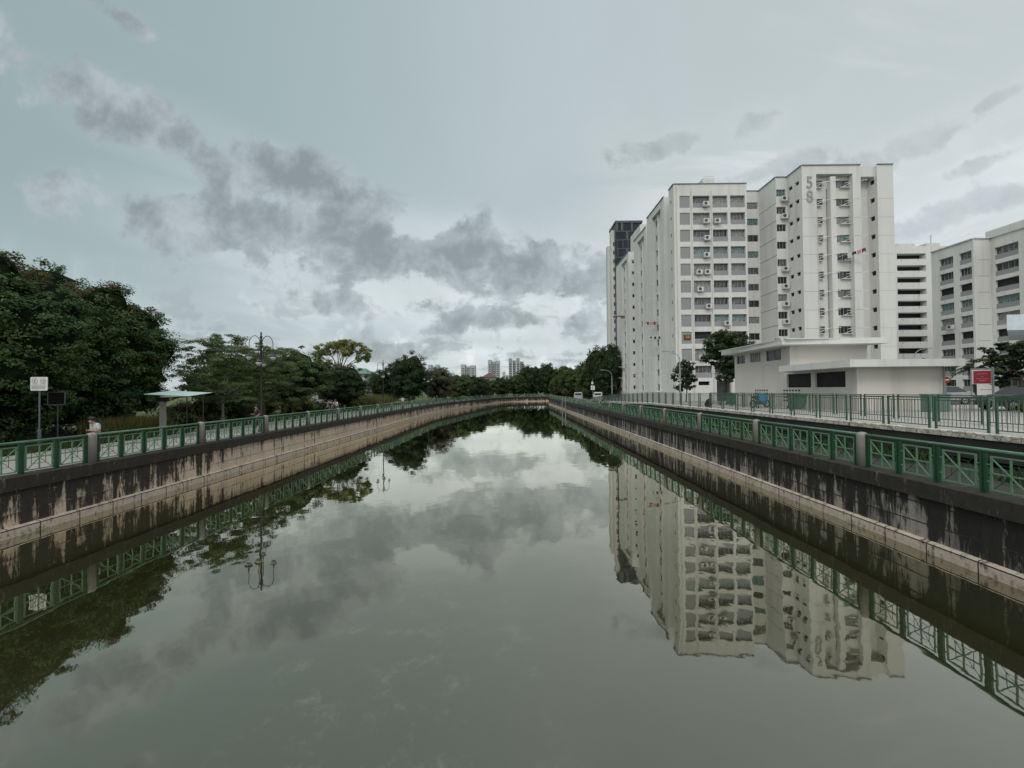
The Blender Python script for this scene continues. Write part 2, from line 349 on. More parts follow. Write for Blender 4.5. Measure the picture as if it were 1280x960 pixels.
# ------------------------------------------------------------------ mesh helpers
class MB:
    def __init__(s): s.v = []; s.f = []; s.mi = []; s.uv = None; s.cur = 0
    def m(s, i): s.cur = i; return s
    def poly(s, pts):
        b = len(s.v); s.v.extend([tuple(p) for p in pts]); s.f.append(list(range(b, b + len(pts)))); s.mi.append(s.cur); return s
    def box(s, x0, y0, z0, x1, y1, z1):
        b = len(s.v)
        s.v += [(x0, y0, z0), (x1, y0, z0), (x1, y1, z0), (x0, y1, z0), (x0, y0, z1), (x1, y0, z1), (x1, y1, z1), (x0, y1, z1)]
        for q in ((0, 3, 2, 1), (4, 5, 6, 7), (0, 1, 5, 4), (1, 2, 6, 5), (2, 3, 7, 6), (3, 0, 4, 7)): s.f.append([b + i for i in q]); s.mi.append(s.cur)
        return s
    def bar(s, p, q, w, h, up=(0, 0, 1)):
        p, q = Vector(p), Vector(q); d = (q - p).normalized(); u = Vector(up)
        if abs(d.dot(u)) > .99: u = Vector((0, 1, 0))
        a = d.cross(u).normalized(); u2 = a.cross(d).normalized(); b = len(s.v)
        for e in (p, q):
            for i, j in ((-1, -1), (1, -1), (1, 1), (-1, 1)): s.v.append(tuple(e + a * (i * w / 2) + u2 * (j * h / 2)))
        for qd in ((0, 1, 2, 3), (7, 6, 5, 4), (0, 4, 5, 1), (1, 5, 6, 2), (2, 6, 7, 3), (3, 7, 4, 0)): s.f.append([b + i for i in qd]); s.mi.append(s.cur)
        return s
    def tube(s, pts, rad, n=8, cap=True):
        pts = [Vector(p) for p in pts]; m = len(pts)
        if not hasattr(rad, '__len__'): rad = [rad] * m
        prev = None; b = len(s.v)
        for i, p in enumerate(pts):
            d = (pts[min(i + 1, m - 1)] - pts[max(i - 1, 0)]).normalized()
            if prev is None: a = d.cross(Vector((0, 0, 1)) if abs(d.z) < .9 else Vector((1, 0, 0))).normalized()
            else: a = (prev - d * prev.dot(d)).normalized()
            prev = a; c = d.cross(a)
            for k in range(n):
                t_ = 2 * math.pi * k / n; s.v.append(tuple(p + (a * math.cos(t_) + c * math.sin(t_)) * rad[i]))
        for i in range(m - 1):
            for k in range(n):
                k2 = (k + 1) % n; s.f.append([b + i * n + k, b + i * n + k2, b + (i + 1) * n + k2, b + (i + 1) * n + k]); s.mi.append(s.cur)
        if cap:
            s.f.append([b + k for k in range(n)][::-1]); s.mi.append(s.cur); s.f.append([b + (m - 1) * n + k for k in range(n)]); s.mi.append(s.cur)
        return s
    def lathe(s, prof, n=12, c=(0, 0, 0)):
        b = len(s.v); m = len(prof)
        for (r, z) in prof:
            for k in range(n): t_ = 2 * math.pi * k / n; s.v.append((c[0] + r * math.cos(t_), c[1] + r * math.sin(t_), c[2] + z))
        for i in range(m - 1):
            for k in range(n):
                k2 = (k + 1) % n; s.f.append([b + i * n + k, b + i * n + k2, b + (i + 1) * n + k2, b + (i + 1) * n + k]); s.mi.append(s.cur)
        s.f.append([b + k for k in range(n)][::-1]); s.mi.append(s.cur); s.f.append([b + (m - 1) * n + k for k in range(n)]); s.mi.append(s.cur)
        return s
    def prism(s, poly, z0, z1, top=True, bottom=True):
        """poly: counter-clockwise outline seen from above"""
        n = len(poly)
        for i in range(n):
            a, b = poly[i], poly[(i + 1) % n]
            s.poly([(a[0], a[1], z0), (b[0], b[1], z0), (b[0], b[1], z1), (a[0], a[1], z1)])
        if top: s.poly([(p[0], p[1], z1) for p in poly])
        if bottom: s.poly([(p[0], p[1], z0) for p in reversed(poly)])
        return s
    def disc(s, c, axis, r, n=14, th=.01):
        a = Vector(axis).normalized(); c = Vector(c); return s.tube([c - a * th / 2, c + a * th / 2], r, n)
    def mesh(s, name, mats, smooth=False):
        me = bpy.data.meshes.new(name); me.from_pydata(s.v, [], s.f)
        for m in mats: me.materials.append(MATS[m])
        if len(mats) > 1: me.polygons.foreach_set('material_index', s.mi)
        if smooth: me.polygons.foreach_set('use_smooth', [True] * len(s.f))
        me.update(); return me
    def build(s, name, mats, parent=None, smooth=False, loc=None, rz=0):
        if isinstance(mats, str): mats = [mats]
        o = bpy.data.objects.new(name, s.mesh(name, mats, smooth)); COL.objects.link(o)
        if parent: o.parent = parent
        if loc: o.location = loc
        if rz: o.rotation_euler.z = rz
        return o
def tag(o, label=None, cat=None, group=None, kind=None):
    if label: o['label'] = label
    if cat: o['category'] = cat
    if group: o['group'] = group
    if kind: o['kind'] = kind
    return o
def empty(name, loc=(0, 0, 0), rz=0, label=None, cat=None, group=None):
    o = bpy.data.objects.new(name, None); COL.objects.link(o); o.location = loc; o.rotation_euler.z = rz; o.empty_display_size = .2
    return tag(o, label, cat, group)
KIDS = {}
def kids(o): return [c for c in bpy.data.objects if c.parent == o]
def snapshot(o):
    """the tree of a finished prototype"""
    return (o, [snapshot(c) for c in kids(o)])
def copy_tree(snap, parent=None):
    o, ch = snap; c = o.copy(); COL.objects.link(c); c.parent = parent
    for s_ in ch: copy_tree(s_, c)
    return c
def inst(name, mesh, parent, loc=(0, 0, 0), rz=0, scale=None):
    o = bpy.data.objects.new(name, mesh); COL.objects.link(o); o.parent = parent; o.location = loc; o.rotation_euler.z = rz
    if scale: o.scale = scale
    return o
ONES = 'zeroth first second third fourth fifth sixth seventh eighth ninth tenth eleventh twelfth thirteenth fourteenth fifteenth sixteenth seventeenth eighteenth nineteenth twentieth'.split()
TENS = {20: 'twenty', 30: 'thirty', 40: 'forty', 50: 'fifty'}
def ordinal(i):
    if i <= 20: return ONES[i]
    t_, u_ = i // 10 * 10, i % 10
    return TENS[t_] + ('-' + ONES[u_] if u_ else '')  if u_ else {30: 'thirtieth', 40: 'fortieth', 50: 'fiftieth'}[t_]
def XP(px, Y): return (px - 638.0) * Y / FOC           # lateral metres of a direction at depth Y

# ------------------------------------------------------------------ canal banks
def catmull(P, step=1.0):
    out = []
    for i in range(len(P) - 1):
        p0 = Vector(P[max(i - 1, 0)]); p1 = Vector(P[i]); p2 = Vector(P[i + 1]); p3 = Vector(P[min(i + 2, len(P) - 1)])
        n = max(1, int((p2 - p1).length / step))
        for k in range(n):
            t_ = k / n
            out.append(.5 * ((2 * p1) + (-p0 + p2) * t_ + (2 * p0 - 5 * p1 + 4 * p2 - p3) * t_ ** 2 + (-p0 + 3 * p1 - 3 * p2 + p3) * t_ ** 3))
    out.append(Vector(P[-1])); return out
WL = -1.75                       # water level
XL, XR = -14.7, 10.4
left_path = catmull([(XL, y) for y in (-8, 10, 30, 50, 68)] + [(-14.3, 82), (-11.9, 100), (-8.6, 122), (-5.2, 142), (-1.5, 152), (6, 156.5), (20, 158), (60, 158), (120, 158)], 2.0)
right_path = catmull([(XR, y) for y in (-8, 20, 50, 80, 110, 124)] + [(11.2, 129.5), (15, 132.5), (25, 134), (60, 135), (120, 135)], 2.0)
def arclen(path):
    a = [0.0]
    for i in range(1, len(path)): a.append(a[-1] + (path[i] - path[i - 1]).length)
    return a
def at_len(path, al, s_):
    s_ = max(0, min(s_, al[-1]))
    for i in range(1, len(path)):
        if al[i] >= s_:
            t_ = (s_ - al[i - 1]) / (al[i] - al[i - 1] + 1e-9); return path[i - 1].lerp(path[i], t_)
def normals(path, side):
    out = []
    for i in range(len(path)):
        d = (path[min(i + 1, len(path) - 1)] - path[max(i - 1, 0)]).normalized()
        out.append(Vector((-d.y, d.x)) * side)           # side +1: to the left of travel
    return out
def sweep(path, side, prof, name, mat, parent, close=False, z_off=None):
    """prof: (offset away from the water, z). UV = arc length, z"""
    al = arclen(path); nn = normals(path, side); v = []; f = []; uvs = []
    m = len(prof)
    for i, p in enumerate(path):
        for (o_, z) in prof:
            q = p + nn[i] * o_; v.append((q.x, q.y, z + (z_off(q.x, q.y) if z_off else 0)))
    pl = [0.0]
    for k in range(1, m): pl.append(pl[-1] + math.hypot(prof[k][0] - prof[k - 1][0], prof[k][1] - prof[k - 1][1]))
    for i in range(len(path) - 1):
        for k in range(m - 1):
            q = [i * m + k, i * m + k + 1, (i + 1) * m + k + 1, (i + 1) * m + k]
            uu = [(al[i], k), (al[i], k + 1), (al[i + 1], k + 1), (al[i + 1], k)]
            if side > 0: q = q[::-1]; uu = uu[::-1]
            f.append(q[::-1]); uvs += [(a_, prof[k_][1] + prof[k_][0] * .5) for a_, k_ in uu[::-1]]
    me = bpy.data.meshes.new(name); me.from_pydata(v, [], f); me.materials.append(MATS[mat])
    uv = me.uv_layers.new(name='UVMap'); uv.data.foreach_set('uv', [c for p in uvs for c in p]); me.update()
    o = bpy.data.objects.new(name, me); COL.objects.link(o)
    if parent: o.parent = parent
    return o
for path, side, mat, lab in ((left_path, 1, 'wall_left', 'left bank canal wall, blackened near the viewer and clean beige blocks further on'),
                             (right_path, -1, 'wall_right', 'right bank canal wall, black and grey stained blocks below green railing')):
    w = empty('canal_wall', (0, 0, 0), 0, lab, 'canal wall')
    sweep(path, side, [(0, -2.6), (0, -.40)], 'wall_face', mat, w)
    sweep(path, side, [(.0, -.402), (-.12, -.40), (-.13, -.02), (-.11, 0), (.52, 0.0), (.52, -.5)], 'coping', 'canal_coping', w)
    sweep(path, side, [(-.13, -2.6), (-.13, -1.50), (-.11, -1.47), (.01, -1.45)], 'plinth', 'canal_plinth', w)

wtr = MB(); wtr.poly([(-19, -30, WL), (130, -30, WL), (130, 175, WL), (-19, 175, WL)])
tag(wtr.build('water', 'water'), kind='structure')

def sheet(name, pts, z, mat):
    import bmesh
    bm = bmesh.new(); vs_ = [bm.verts.new((p[0], p[1], z)) for p in pts]; bm.faces.new(vs_); bmesh.ops.triangulate(bm, faces=bm.faces[:])
    bmesh.ops.recalc_face_normals(bm, faces=bm.faces[:])
    for f_ in bm.faces:
        if f_.normal.z < 0: f_.normal_flip()
    me = bpy.data.meshes.new(name); bm.to_mesh(me); bm.free(); me.materials.append(MATS[mat])
    o = bpy.data.objects.new(name, me); COL.objects.link(o); return tag(o, kind='structure')
nl = normals(left_path, 1); nr = normals(right_path, -1)
def bank_ground(name, pts, far, mat, extra=None):
    m = MB()
    for p, q in zip(pts[:-1], pts[1:]):
        if q.y - p.y > 1e-4: m.poly([(p.x, p.y, -.03), (far, p.y, -.03), (far, q.y, -.03), (q.x, q.y, -.03)] if far > 0 else [(far, p.y, -.03), (p.x, p.y, -.03), (q.x, q.y, -.03), (far, q.y, -.03)])
    if extra: m.poly([(p[0], p[1], -.03) for p in extra])
    tag(m.build(name, mat), kind='structure')
gl_ = [p + n * .5 for p, n in zip(left_path, nl)]; gr_ = [p + n * .5 for p, n in zip(right_path, nr)]
bank_ground('ground', gl_, -3000, 'grass_ground', [(-3000, gl_[-1].y), (3000, gl_[-1].y), (3000, 3000), (-3000, 3000)])
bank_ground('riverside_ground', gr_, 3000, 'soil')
tag(sweep(left_path, 1, [(.5, -.012), (5.2, -.012)], 'path', 'path_concrete', None), kind='structure')
# raised ground with the car park, falling to canal level beyond the flats' front
def plat(y): return .95 if y < 44 else (.95 - .35 * (y - 44) / 18 if y < 62 else max(0.0, .60 - .60 * (y - 62) / 15))
pm = MB(); ys = [-8, 20, 44, 50, 56, 62, 66, 70, 74, 77]; xs = [14.45, 20, 40, 80, 160, 400]
for i in range(len(ys) - 1):
    for k in range(len(xs) - 1):
        pm.poly([(xs[k], ys[i], plat(ys[i])), (xs[k + 1], ys[i], plat(ys[i])), (xs[k + 1], ys[i + 1], plat(ys[i + 1])), (xs[k], ys[i + 1], plat(ys[i + 1]))])
tag(pm.build('paving', 'plateau_paving'), kind='structure')
rd = MB().poly([(26, -8, .956), (70, -8, .956), (70, 44, .956), (36, 44, .956), (36, 24, .956), (26, 18, .956)])
tag(rd.build('road', 'asphalt'), kind='structure')
rb = MB().poly([(14.45, 77, .004), (60, 77, .004), (60, 110, .004), (12, 126, .004), (11.2, 110, .004), (11.2, 77, .004)])
tag(rb.build('access_road', 'path_concrete'), kind='structure')
rp = [Vector((14.2, y)) for y in range(-8, 79, 2)]
rw = empty('retaining_wall', (0, 0, 0), 0, 'low dark retaining wall with whitish rubble kerb under the picket fence', 'retaining wall')
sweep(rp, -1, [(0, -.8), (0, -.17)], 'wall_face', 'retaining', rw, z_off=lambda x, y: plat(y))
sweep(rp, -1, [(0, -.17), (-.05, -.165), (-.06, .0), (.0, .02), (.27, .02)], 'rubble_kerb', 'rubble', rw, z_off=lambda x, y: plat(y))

# ------------------------------------------------------------------ green canal railings
def railing_proto(L, side, dg):
    """one bay, along +x from 0 to L; y<0 looks at the water for side=-1..."""
    e = empty('canal_railing')
    m = MB(); m.tube([(0.0, 0, .965), (L, 0, .965)], .040, 12); m.build('top_rail', 'top_green', e, True)
    n = 5; pw, g = .78, (L - 5 * .78) / 5
    pm_ = None; pstm = None
    for i in range(n + 1):
        x = i * (L / n) if 0 < i < n else (.06 if i == 0 else L - .06)
        if pstm is None:
            q = MB(); q.box(-.068, -.03, 0, -.018, .03, .93); q.box(.018, -.03, 0, .068, .03, .93); q.box(-.0175, -.012, .45, .0175, .012, .49); q.box(-.08, -.05, 0, .08, .05, .012); pstm = q.mesh('post', ['post_green'])
        inst('post', pstm, e, (x, 0, .0))
    for i in range(n):
        xc = (i + .5) * L / n
        if pm_ is None:
            q = MB(); hw = pw / 2; z0, z1 = .09, .83; zc = (z0 + z1) / 2; w = .032; T = .03
            q.m(0)
            q.bar((-hw, 0, z0), (hw, 0, z0), T, w); q.bar((-hw, 0, z1), (hw, 0, z1), T, w)
            q.bar((-hw + .019, 0, z0 + .019), (-hw + .019, 0, z1 - .019), w, T, (0, 1, 0)); q.bar((hw - .019, 0, z0 + .019), (hw - .019, 0, z1 - .019), w, T, (0, 1, 0))
            q.bar((0, 0, z0 + .02), (0, 0, z1 - .02), .032, .026, (0, 1, 0)); q.bar((-hw + .04, .001, zc), (hw - .04, .001, zc), .022, .032)
            q.bar((dg * (-hw + .03), side * .024, z1 - .02), (dg * (hw - .03), side * .024, z0 + .02), .018, .026)
            q.m(1)
            q.bar((dg * (hw - .03), -side * .022, z1 - .02), (dg * (-hw + .03), -side * .022, z0 + .02), .008, .011)
            a = .20
            for p0, p1 in (((-a, zc - a), (a, zc - a)), ((-a, zc + a), (a, zc + a))): q.bar((p0[0], -side * .020, p0[1]), (p1[0], -side * .020, p1[1]), .008, .012)
            for xx in (-a, a): q.bar((xx, -side * .021, zc - a + .01), (xx, -side * .021, zc + a - .01), .012, .008, (0, 1, 0))
            q.m(0)
            for zz in (zc - .19, zc + .19):
                for sgn in (-1, 1): q.bar((sgn * hw, 0, zz), (sgn * (hw + g / 2 - .05), 0, zz), .03, .024)
            pm_ = q.mesh('panel', ['panel_green', 'post_green'])
        inst('panel', pm_, e, (xc, 0, 0))
    return e
pc = MB(); pc.lathe([(.15, 0), (.15, .93), (.145, .965), (.12, 1.005), (.08, 1.03), (.02, 1.042)], 16)
postmesh = pc.mesh('concrete_post', ['post_concrete'], True)
def line_railing(path, side, first, step, count, bank):
    al = arclen(path); proto = railing_proto(step - .30, 1, 1 if side > 0 else -1); snap = snapshot(proto); off = .20
    off_p = [p + n_ * off for p, n_ in zip(path, normals(path, side))]; al2 = arclen(off_p)
    pts = [at_len(off_p, al2, first + 8 + k * step) for k in range(count + 1)]
    for k, p in enumerate(pts):
        o = inst('concrete_post', postmesh, None, (p.x, p.y, 0), random.uniform(0, 3))
        tag(o, 'round-topped grey concrete post in the %s railing, %s counting from the bridge end' % (bank, ordinal(k + 1)), 'post', 'concrete posts along the %s railing' % bank)
    for k in range(count):
        a, b = pts[k], pts[k + 1]; d = (b - a).normalized(); L = (b - a).length - .30
        o = proto if k == 0 else copy_tree(snap)
        q = a + d * .15
        # the local -y side faces the water
        if side > 0:  q = b - d * .15; ang = math.atan2(-d.y, -d.x)
        else: ang = math.atan2(d.y, d.x)
        if side > 0: pass
        o.location = (q.x, q.y, .0); o.rotation_euler.z = ang + (0 if side < 0 else 0)
        o.scale = (L / (step - .30), 1, 1)
        tag(o, 'green geometric railing bay on the %s, %s bay counting from the bridge end' % (bank, ordinal(k + 1)), 'railing', 'green railing bays along the %s' % bank)
line_railing(left_path, 1, 4.42, 5.25, 34, 'left bank')
line_railing(right_path, -1, 1.77, 5.60, 22, 'right bank')

# ------------------------------------------------------------------ picket fence on the raised ground
def picket_mesh():
    L = 1.60; e = empty('picket_fence')
    for z_, w_, h_ in ((1.07, .05, .035), (.97, .03, .028), (.10, .03, .03)): q = MB(); q.bar((0, 0, z_), (L, 0, z_), w_, h_); q.build('rail', 'fence_green', e)
    q = MB()
    for k in range(1, 12): q.tube([(k * L / 12, 0, .115), (k * L / 12, 0, .956)], .010, 5, False)
    q.build('pickets', 'picket_steel', e)
    pm2 = MB().box(-.027, -.027, 0, .027, .027, 1.10).mesh('post', ['fence_green'])
    inst('post', pm2, e, (.0, 0, 0)); inst('post', pm2, e, (L, 0, 0))
    return e
pf = picket_mesh(); pfs = snapshot(pf); first = True
def fence_row(x, y0, n, lab, grp):
    global first
    for k in range(n):
        ya = y0 + 1.83 * k; yb = ya + 1.60; za, zb = plat(ya) + .02, plat(yb) + .02
        o = pf if first else copy_tree(pfs); first = False
        o.location = (x, ya, za); o.rotation_euler = (0, -math.atan2(zb - za, 1.60), math.pi / 2)
        tag(o, lab % ordinal(k + 1), 'fence', grp)
fence_row(14.42, 11.12, 36, 'green picket fence bay on the rubble kerb, %s from the viewer', 'picket fence bays along the kerb')
fence_row(17.4, 14.0, 13, 'green picket fence bay beyond the kerb fence, %s of the inner row', 'inner row of picket fence bays')

# ------------------------------------------------------------------ buildings
def facade(m, p0, p1, z0, z1, openings=(), depth=.12):
    """vertical wall from p0 to p1 (outside is to the right of travel); openings (u0,u1,v0,v1) in metres, v absolute z. Adds reveals."""
    p0, p1 = Vector(p0), Vector(p1); L = (p1 - p0).length; d = (p1 - p0) / L; inn = Vector((-d.y, d.x))
    us = sorted({0.0, L, *[o[0] for o in openings], *[o[1] for o in openings]}); vs_ = sorted({z0, z1, *[o[2] for o in openings], *[o[3] for o in openings]})
    P = lambda u, v, k=0.0: (p0.x + d.x * u + inn.x * k, p0.y + d.y * u + inn.y * k, v)
    ops = sorted(openings)
    for i in range(len(us) - 1):
        cu = (us[i] + us[i + 1]) / 2; start = vs_[0]; op = [o for o in ops if o[0] < cu < o[1]]
        op.sort(key=lambda o: o[2])
        for o in op:
            if o[2] > start: m.poly([P(us[i], start), P(us[i + 1], start), P(us[i + 1], o[2]), P(us[i], o[2])])
            start = o[3]
        if start < z1: m.poly([P(us[i], start), P(us[i + 1], start), P(us[i + 1], z1), P(us[i], z1)])
    for o in ops:
        dd = o[4] if len(o) > 4 else depth; u0, u1, v0, v1 = o[:4]
        m.poly([P(u0, v0), P(u1, v0), P(u1, v0, dd), P(u0, v0, dd)]); m.poly([P(u0, v1, dd), P(u1, v1, dd), P(u1, v1), P(u0, v1)])
        m.poly([P(u0, v0), P(u0, v0, dd), P(u0, v1, dd), P(u0, v1)]); m.poly([P(u1, v0, dd), P(u1, v0), P(u1, v1), P(u1, v1, dd)])
    ang = math.atan2(d.y, d.x)
    return P, ang
WIN = {}
def win_mesh(w, h, nm, glassm, fr=.035):
    k = (round(w, 2), round(h, 2), nm, glassm)
    if k not in WIN:
        g = MB().box(0, .03, 0, w, .05, h).mesh('window', [glassm])
        f = MB(); f.box(0, -.02, 0, fr, .028, h); f.box(w - fr, -.02, 0, w, .028, h); f.box(fr, -.02, 0, w - fr, .028, fr); f.box(fr, -.02, h - fr, w - fr, .028, h)
        for i in range(1, nm): x = w * i / nm; f.box(x - .018, -.015, fr, x + .018, .028, h - fr)
        WIN[k] = (g, f.mesh('frame', ['grey_plastic']))
    return WIN[k]
def window(par, P, ang, u0, u1, v0, v1, depth, nm=3, gm='glass_dark', name='window', frame=True):
    g, f = win_mesh(u1 - u0, v1 - v0, nm, gm)
    o = inst(name, g, par, P(u0, v0, depth - .04), ang)
    if frame: inst('frame', f, o)
    return o
ac = MB(); ac.m(0).box(-.42, -.52, 0, .42, -.16, .60); ac.m(0).box(-.38, -.16, -.06, -.34, 0, -.02); ac.box(.34, -.16, -.06, .38, 0, -.02); ac.box(-.40, -.50, -.06, .40, -.12, -.001)
acm = ac.mesh('air_conditioner', ['white_plastic'])
fanm = MB().disc((-.08, -.528, .30), (0, 1, 0), .23, 14, .014).mesh('fan', ['dark_fan'])
def aircon(par, P, ang, u, v):
    o = inst('air_conditioner', acm, par, P(u, v, 0), ang); inst('fan', fanm, o); return o
rk = MB()
for x in (-.65, 0, .65): rk.bar((x, 0, 0), (x, -1.5, .06), .022, .022)
rk.bar((-.7, -1.5, .075), (.7, -1.5, .075), .022, .022); rk.bar((-.7, -.8, .05), (.7, -.8, .05), .02, .02); rk.bar((-.65, 0, -.55), (-.65, -1.0, .02), .02, .02); rk.bar((.65, 0, -.55), (.65, -1.0, .02), .02, .02)
rkm = rk.mesh('laundry_rack', ['white_paint'])
rp2 = MB(); rp2.bar((0, 0, 0), (2.3, -.75, .06), .06, .06); rp2.bar((-.5, -.1, -.62), (.75, -.45, -.02), .05, .05); rp2.box(-.9, -.32, -.72, .5, .0, -.66)
rpm = rp2.mesh('laundry_rack', ['white_paint'])

FH = 2.46; Z58 = 32.0; WT = 30.30                          # storey height, parapet top, top of the highest window row
rows = [WT - FH * k for k in range(12)]
GL = ['glass_curtain', 'glass_grey', 'glass_dark', 'glass_grey', 'glass_teal', 'glass_curtain', 'glass_dark']
rng = random.Random(5)
b58 = empty('apartment_block', (0, 0, 0), 0, 'tall white twelve-storey apartment block with large grey number 58 near its roof', 'apartment block')
wall = MB(); trim = MB(); gpan = MB()
def quadP(m, P, u0, u1, v0, v1, k): m.poly([P(u0, v0, k), P(u1, v0, k), P(u1, v1, k), P(u0, v1, k)])
def span(par, P, u0, u1, v0, v1, k, name='spandrel_panel', mat='grey_render'):
    m = MB(); quadP(m, P, u0, u1, v0, v1, k); return m.build(name, mat, par)
# south face of the west wing
ops = []; Xa = 23.4; cols = [(26.15, 28.60), (29.0, 31.15), (31.55, 33.68)]
for k, z in enumerate(rows[:11]):
    ops.append((24.25 - Xa, 25.72 - Xa, z - 1.75, z, .10))
    for c in cols: ops.append((c[0] - Xa, c[1] - Xa, z - 1.75, z, .45))
z = rows[11] + .2
ops += [(26.6 - Xa, 28.2 - Xa, z - .55, z, .3), (29.2 - Xa, 31.3 - Xa, -.5, z + .1, .9), (31.8 - Xa, 33.5 - Xa, z - 1.6, z + .1, .9)]
P, ang = facade(wall, (Xa, 61), (33.95, 61), -.5, Z58, ops)
for k, z in enumerate(rows[:11]):
    span(b58, P, 24.25 - Xa, 25.72 - Xa, z - 1.75, z, .095)
    g_row = {0: ['glass_grey', 'glass_curtain', 'glass_curtain'], 1: ['glass_curtain', 'glass_curtain', 'glass_grey'], 3: ['glass_teal'] * 3, 4: ['glass_curtain', 'glass_grey', 'glass_curtain'], 8: ['glass_void', 'glass_void', 'glass_void'], 9: ['glass_void', 'glass_void', 'glass_dark'], 7: ['glass_grey', 'glass_curtain', 'glass_teal']}.get(k, ['glass_grey', 'glass_dark', 'glass_grey'])
    if k not in (3, 8): g_row = [rng.choice(GL) if rng.random() < .4 else g for g in g_row]
    for ci, c in enumerate(cols):
        span(b58, P, c[0] - Xa, c[1] - Xa, z - 1.75, z - 1.02, .10)
        wall.poly([P(c[0] - Xa, z - 1.02, .10), P(c[1] - Xa, z - 1.02, .10), P(c[1] - Xa, z - 1.02, .45), P(c[0] - Xa, z - 1.02, .45)])
        window(b58, P, ang, c[0] - Xa, c[1] - Xa, z - 1.02, z, .40, 4, g_row[ci], frame=g_row[ci] != 'glass_void')
span(b58, P, 29.2 - Xa, 31.3 - Xa, -.5, rows[11] + .3, .88, 'entrance', 'glass_dark')
for k, us_ in {0: [27.9], 1: [27.9, 29.5], 2: [28.0], 3: [27.9], 4: [26.8, 28.0], 5: [26.9], 6: [28.1], 7: [30.7], 9: [27.0], 8: [28.0]}.items():
    for ux in us_: aircon(b58, P, ang, ux - Xa, rows[k] - 1.62)
sg = MB(); sg.box(24.62, 60.985, rows[8] - 1.15, 25.55, 61.06, rows[8] - .42)
sgo = sg.build('number_sign', 'sign_brown', b58)
def text(body, size, loc, rot, mat, parent, extr=.02, align='CENTER', name='lettering', sx=1):
    cu = bpy.data.curves.new('t', 'FONT'); cu.body = body; cu.size = size; cu.extrude = extr; cu.offset = size * .012; cu.align_x = align; cu.align_y = 'CENTER'
    o = bpy.data.objects.new('t', cu); COL.objects.link(o); dg = bpy.context.evaluated_depsgraph_get()
    me = bpy.data.meshes.new_from_object(o.evaluated_get(dg)); bpy.data.objects.remove(o); me.materials.clear(); me.materials.append(MATS[mat]); me.name = name
    q = bpy.data.objects.new(name, me); COL.objects.link(q); q.parent = parent; q.location = loc; q.rotation_euler = rot; q.scale = (sx, 1, 1); return q
text('58', .62, (25.08, 60.97, rows[8] - .78), (R(90), 0, 0), 'sign_orange', sgo)
pipes = MB()
for xx in (23.75, 25.94, 28.8): pipes.tube([(xx, 60.93, .5), (xx, 60.93, 31.0 if xx > 24 else 31.9)], .045, 6)
pipes.tube([(34.4, 63.3, .5), (34.4, 63.3, 31.8)], .05, 6); pipes.tube([(40.6, 56.13, .5), (40.6, 56.13, 26)], .04, 6)
pipes.build('downpipes', 'cream_render', b58)
# recess strip, step back
P, ang = facade(wall, (33.95, 61), (33.95, 63.4), -.5, Z58)
ops = [(.12, 2.95, z - 1.0, z, .15) for z in rows]
P, ang = facade(wall, (33.95, 63.4), (37.1, 63.4), -.5, Z58 - .35 * 0, ops)
for k, z in enumerate(rows): window(b58, P, ang, .12, 2.95, z - 1.0, z, .15, 4, ['glass_curtain', 'glass_teal', 'glass_dark', 'glass_teal', 'glass_grey', 'glass_grey', 'glass_dark', 'glass_curtain', 'glass_void', 'glass_dark', 'glass_grey', 'glass_dark'][k])
P, ang = facade(wall, (37.1, 63.4), (37.1, 59.3), -.5, Z58)
for z in rows: trim.m(0).box(37.092, 59.32, z - 1.95, 37.099, 63.3, z - 1.87)
ops = [(.06, 1.36, z - 1.0, z - .02, .18) for z in rows]
P, ang = facade(wall, (37.1, 59.3), (38.65, 59.3), -.5, Z58, ops)
for k, z in enumerate(rows):
    window(b58, P, ang, .06, 1.36, z - 1.0, z - .02, .18, 3, ['glass_teal', 'glass_grey', 'glass_dark', 'glass_void', 'glass_grey', 'glass_void', 'glass_curtain', 'glass_void', 'glass_void', 'glass_dark', 'glass_dark', 'glass_dark'][k])
    if k in (0, 1, 4, 5, 6, 7): aircon(b58, P, ang, .95, z - 1.75)
ops = []
for z in rows: ops += [(.35, 1.15, z - .52, z, .2), (1.75, 2.5, z - .52, z, .2)]
P, ang = facade(wall, (38.65, 59.3), (38.65, 56.2), -.5, Z58, ops)
for z in rows:
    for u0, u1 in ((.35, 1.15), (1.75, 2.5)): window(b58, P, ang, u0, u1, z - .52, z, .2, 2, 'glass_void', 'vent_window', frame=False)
# east wing front with the numbers and the recessed service bay
X0 = 38.65; Y0 = 56.2
bx0, bx1 = XP(1020.5, 56.2) - X0, XP(1066, 56.2) - X0
P, ang = facade(wall, (X0, Y0), (46.45, Y0), -.5, Z58, [(bx0, bx1, 2.0, 30.85, .75)])
for z in rows[1:]: trim.m(0).box(X0 + .05, Y0 - .006, z - .40, X0 + bx0 - .1, Y0 - .002, z - .37); trim.box(X0 + bx1 + .08, Y0 - .006, z - .40, 46.4, Y0 - .002, z - .37)
w0 = (.10, 1.35); w1 = (XP(1043, 57) - X0 - bx0, XP(1060.6, 57) - X0 - bx0)
ops = []
for z in rows: ops += [(w0[0], w0[1], z - 1.0, z, .15), (w1[0], w1[1], z - 1.0, z, .15)]
Pb, angb = facade(wall, (X0 + bx0, Y0 + .75), (X0 + bx1, Y0 + .75), 2.0, 30.85, ops)
sh0, sh1 = XP(1035, 56.8), XP(1041.7, 56.8)
wall.box(sh0, Y0 + .15, 2.0, sh1, Y0 + .748, 30.6); trim.box(sh1 + .03, Y0 + .66, 2, sh1 + .10, Y0 + .74, 30.4); trim.box(sh0 - .16, Y0 + .66, 2, sh0 - .12, Y0 + .74, 29.2)
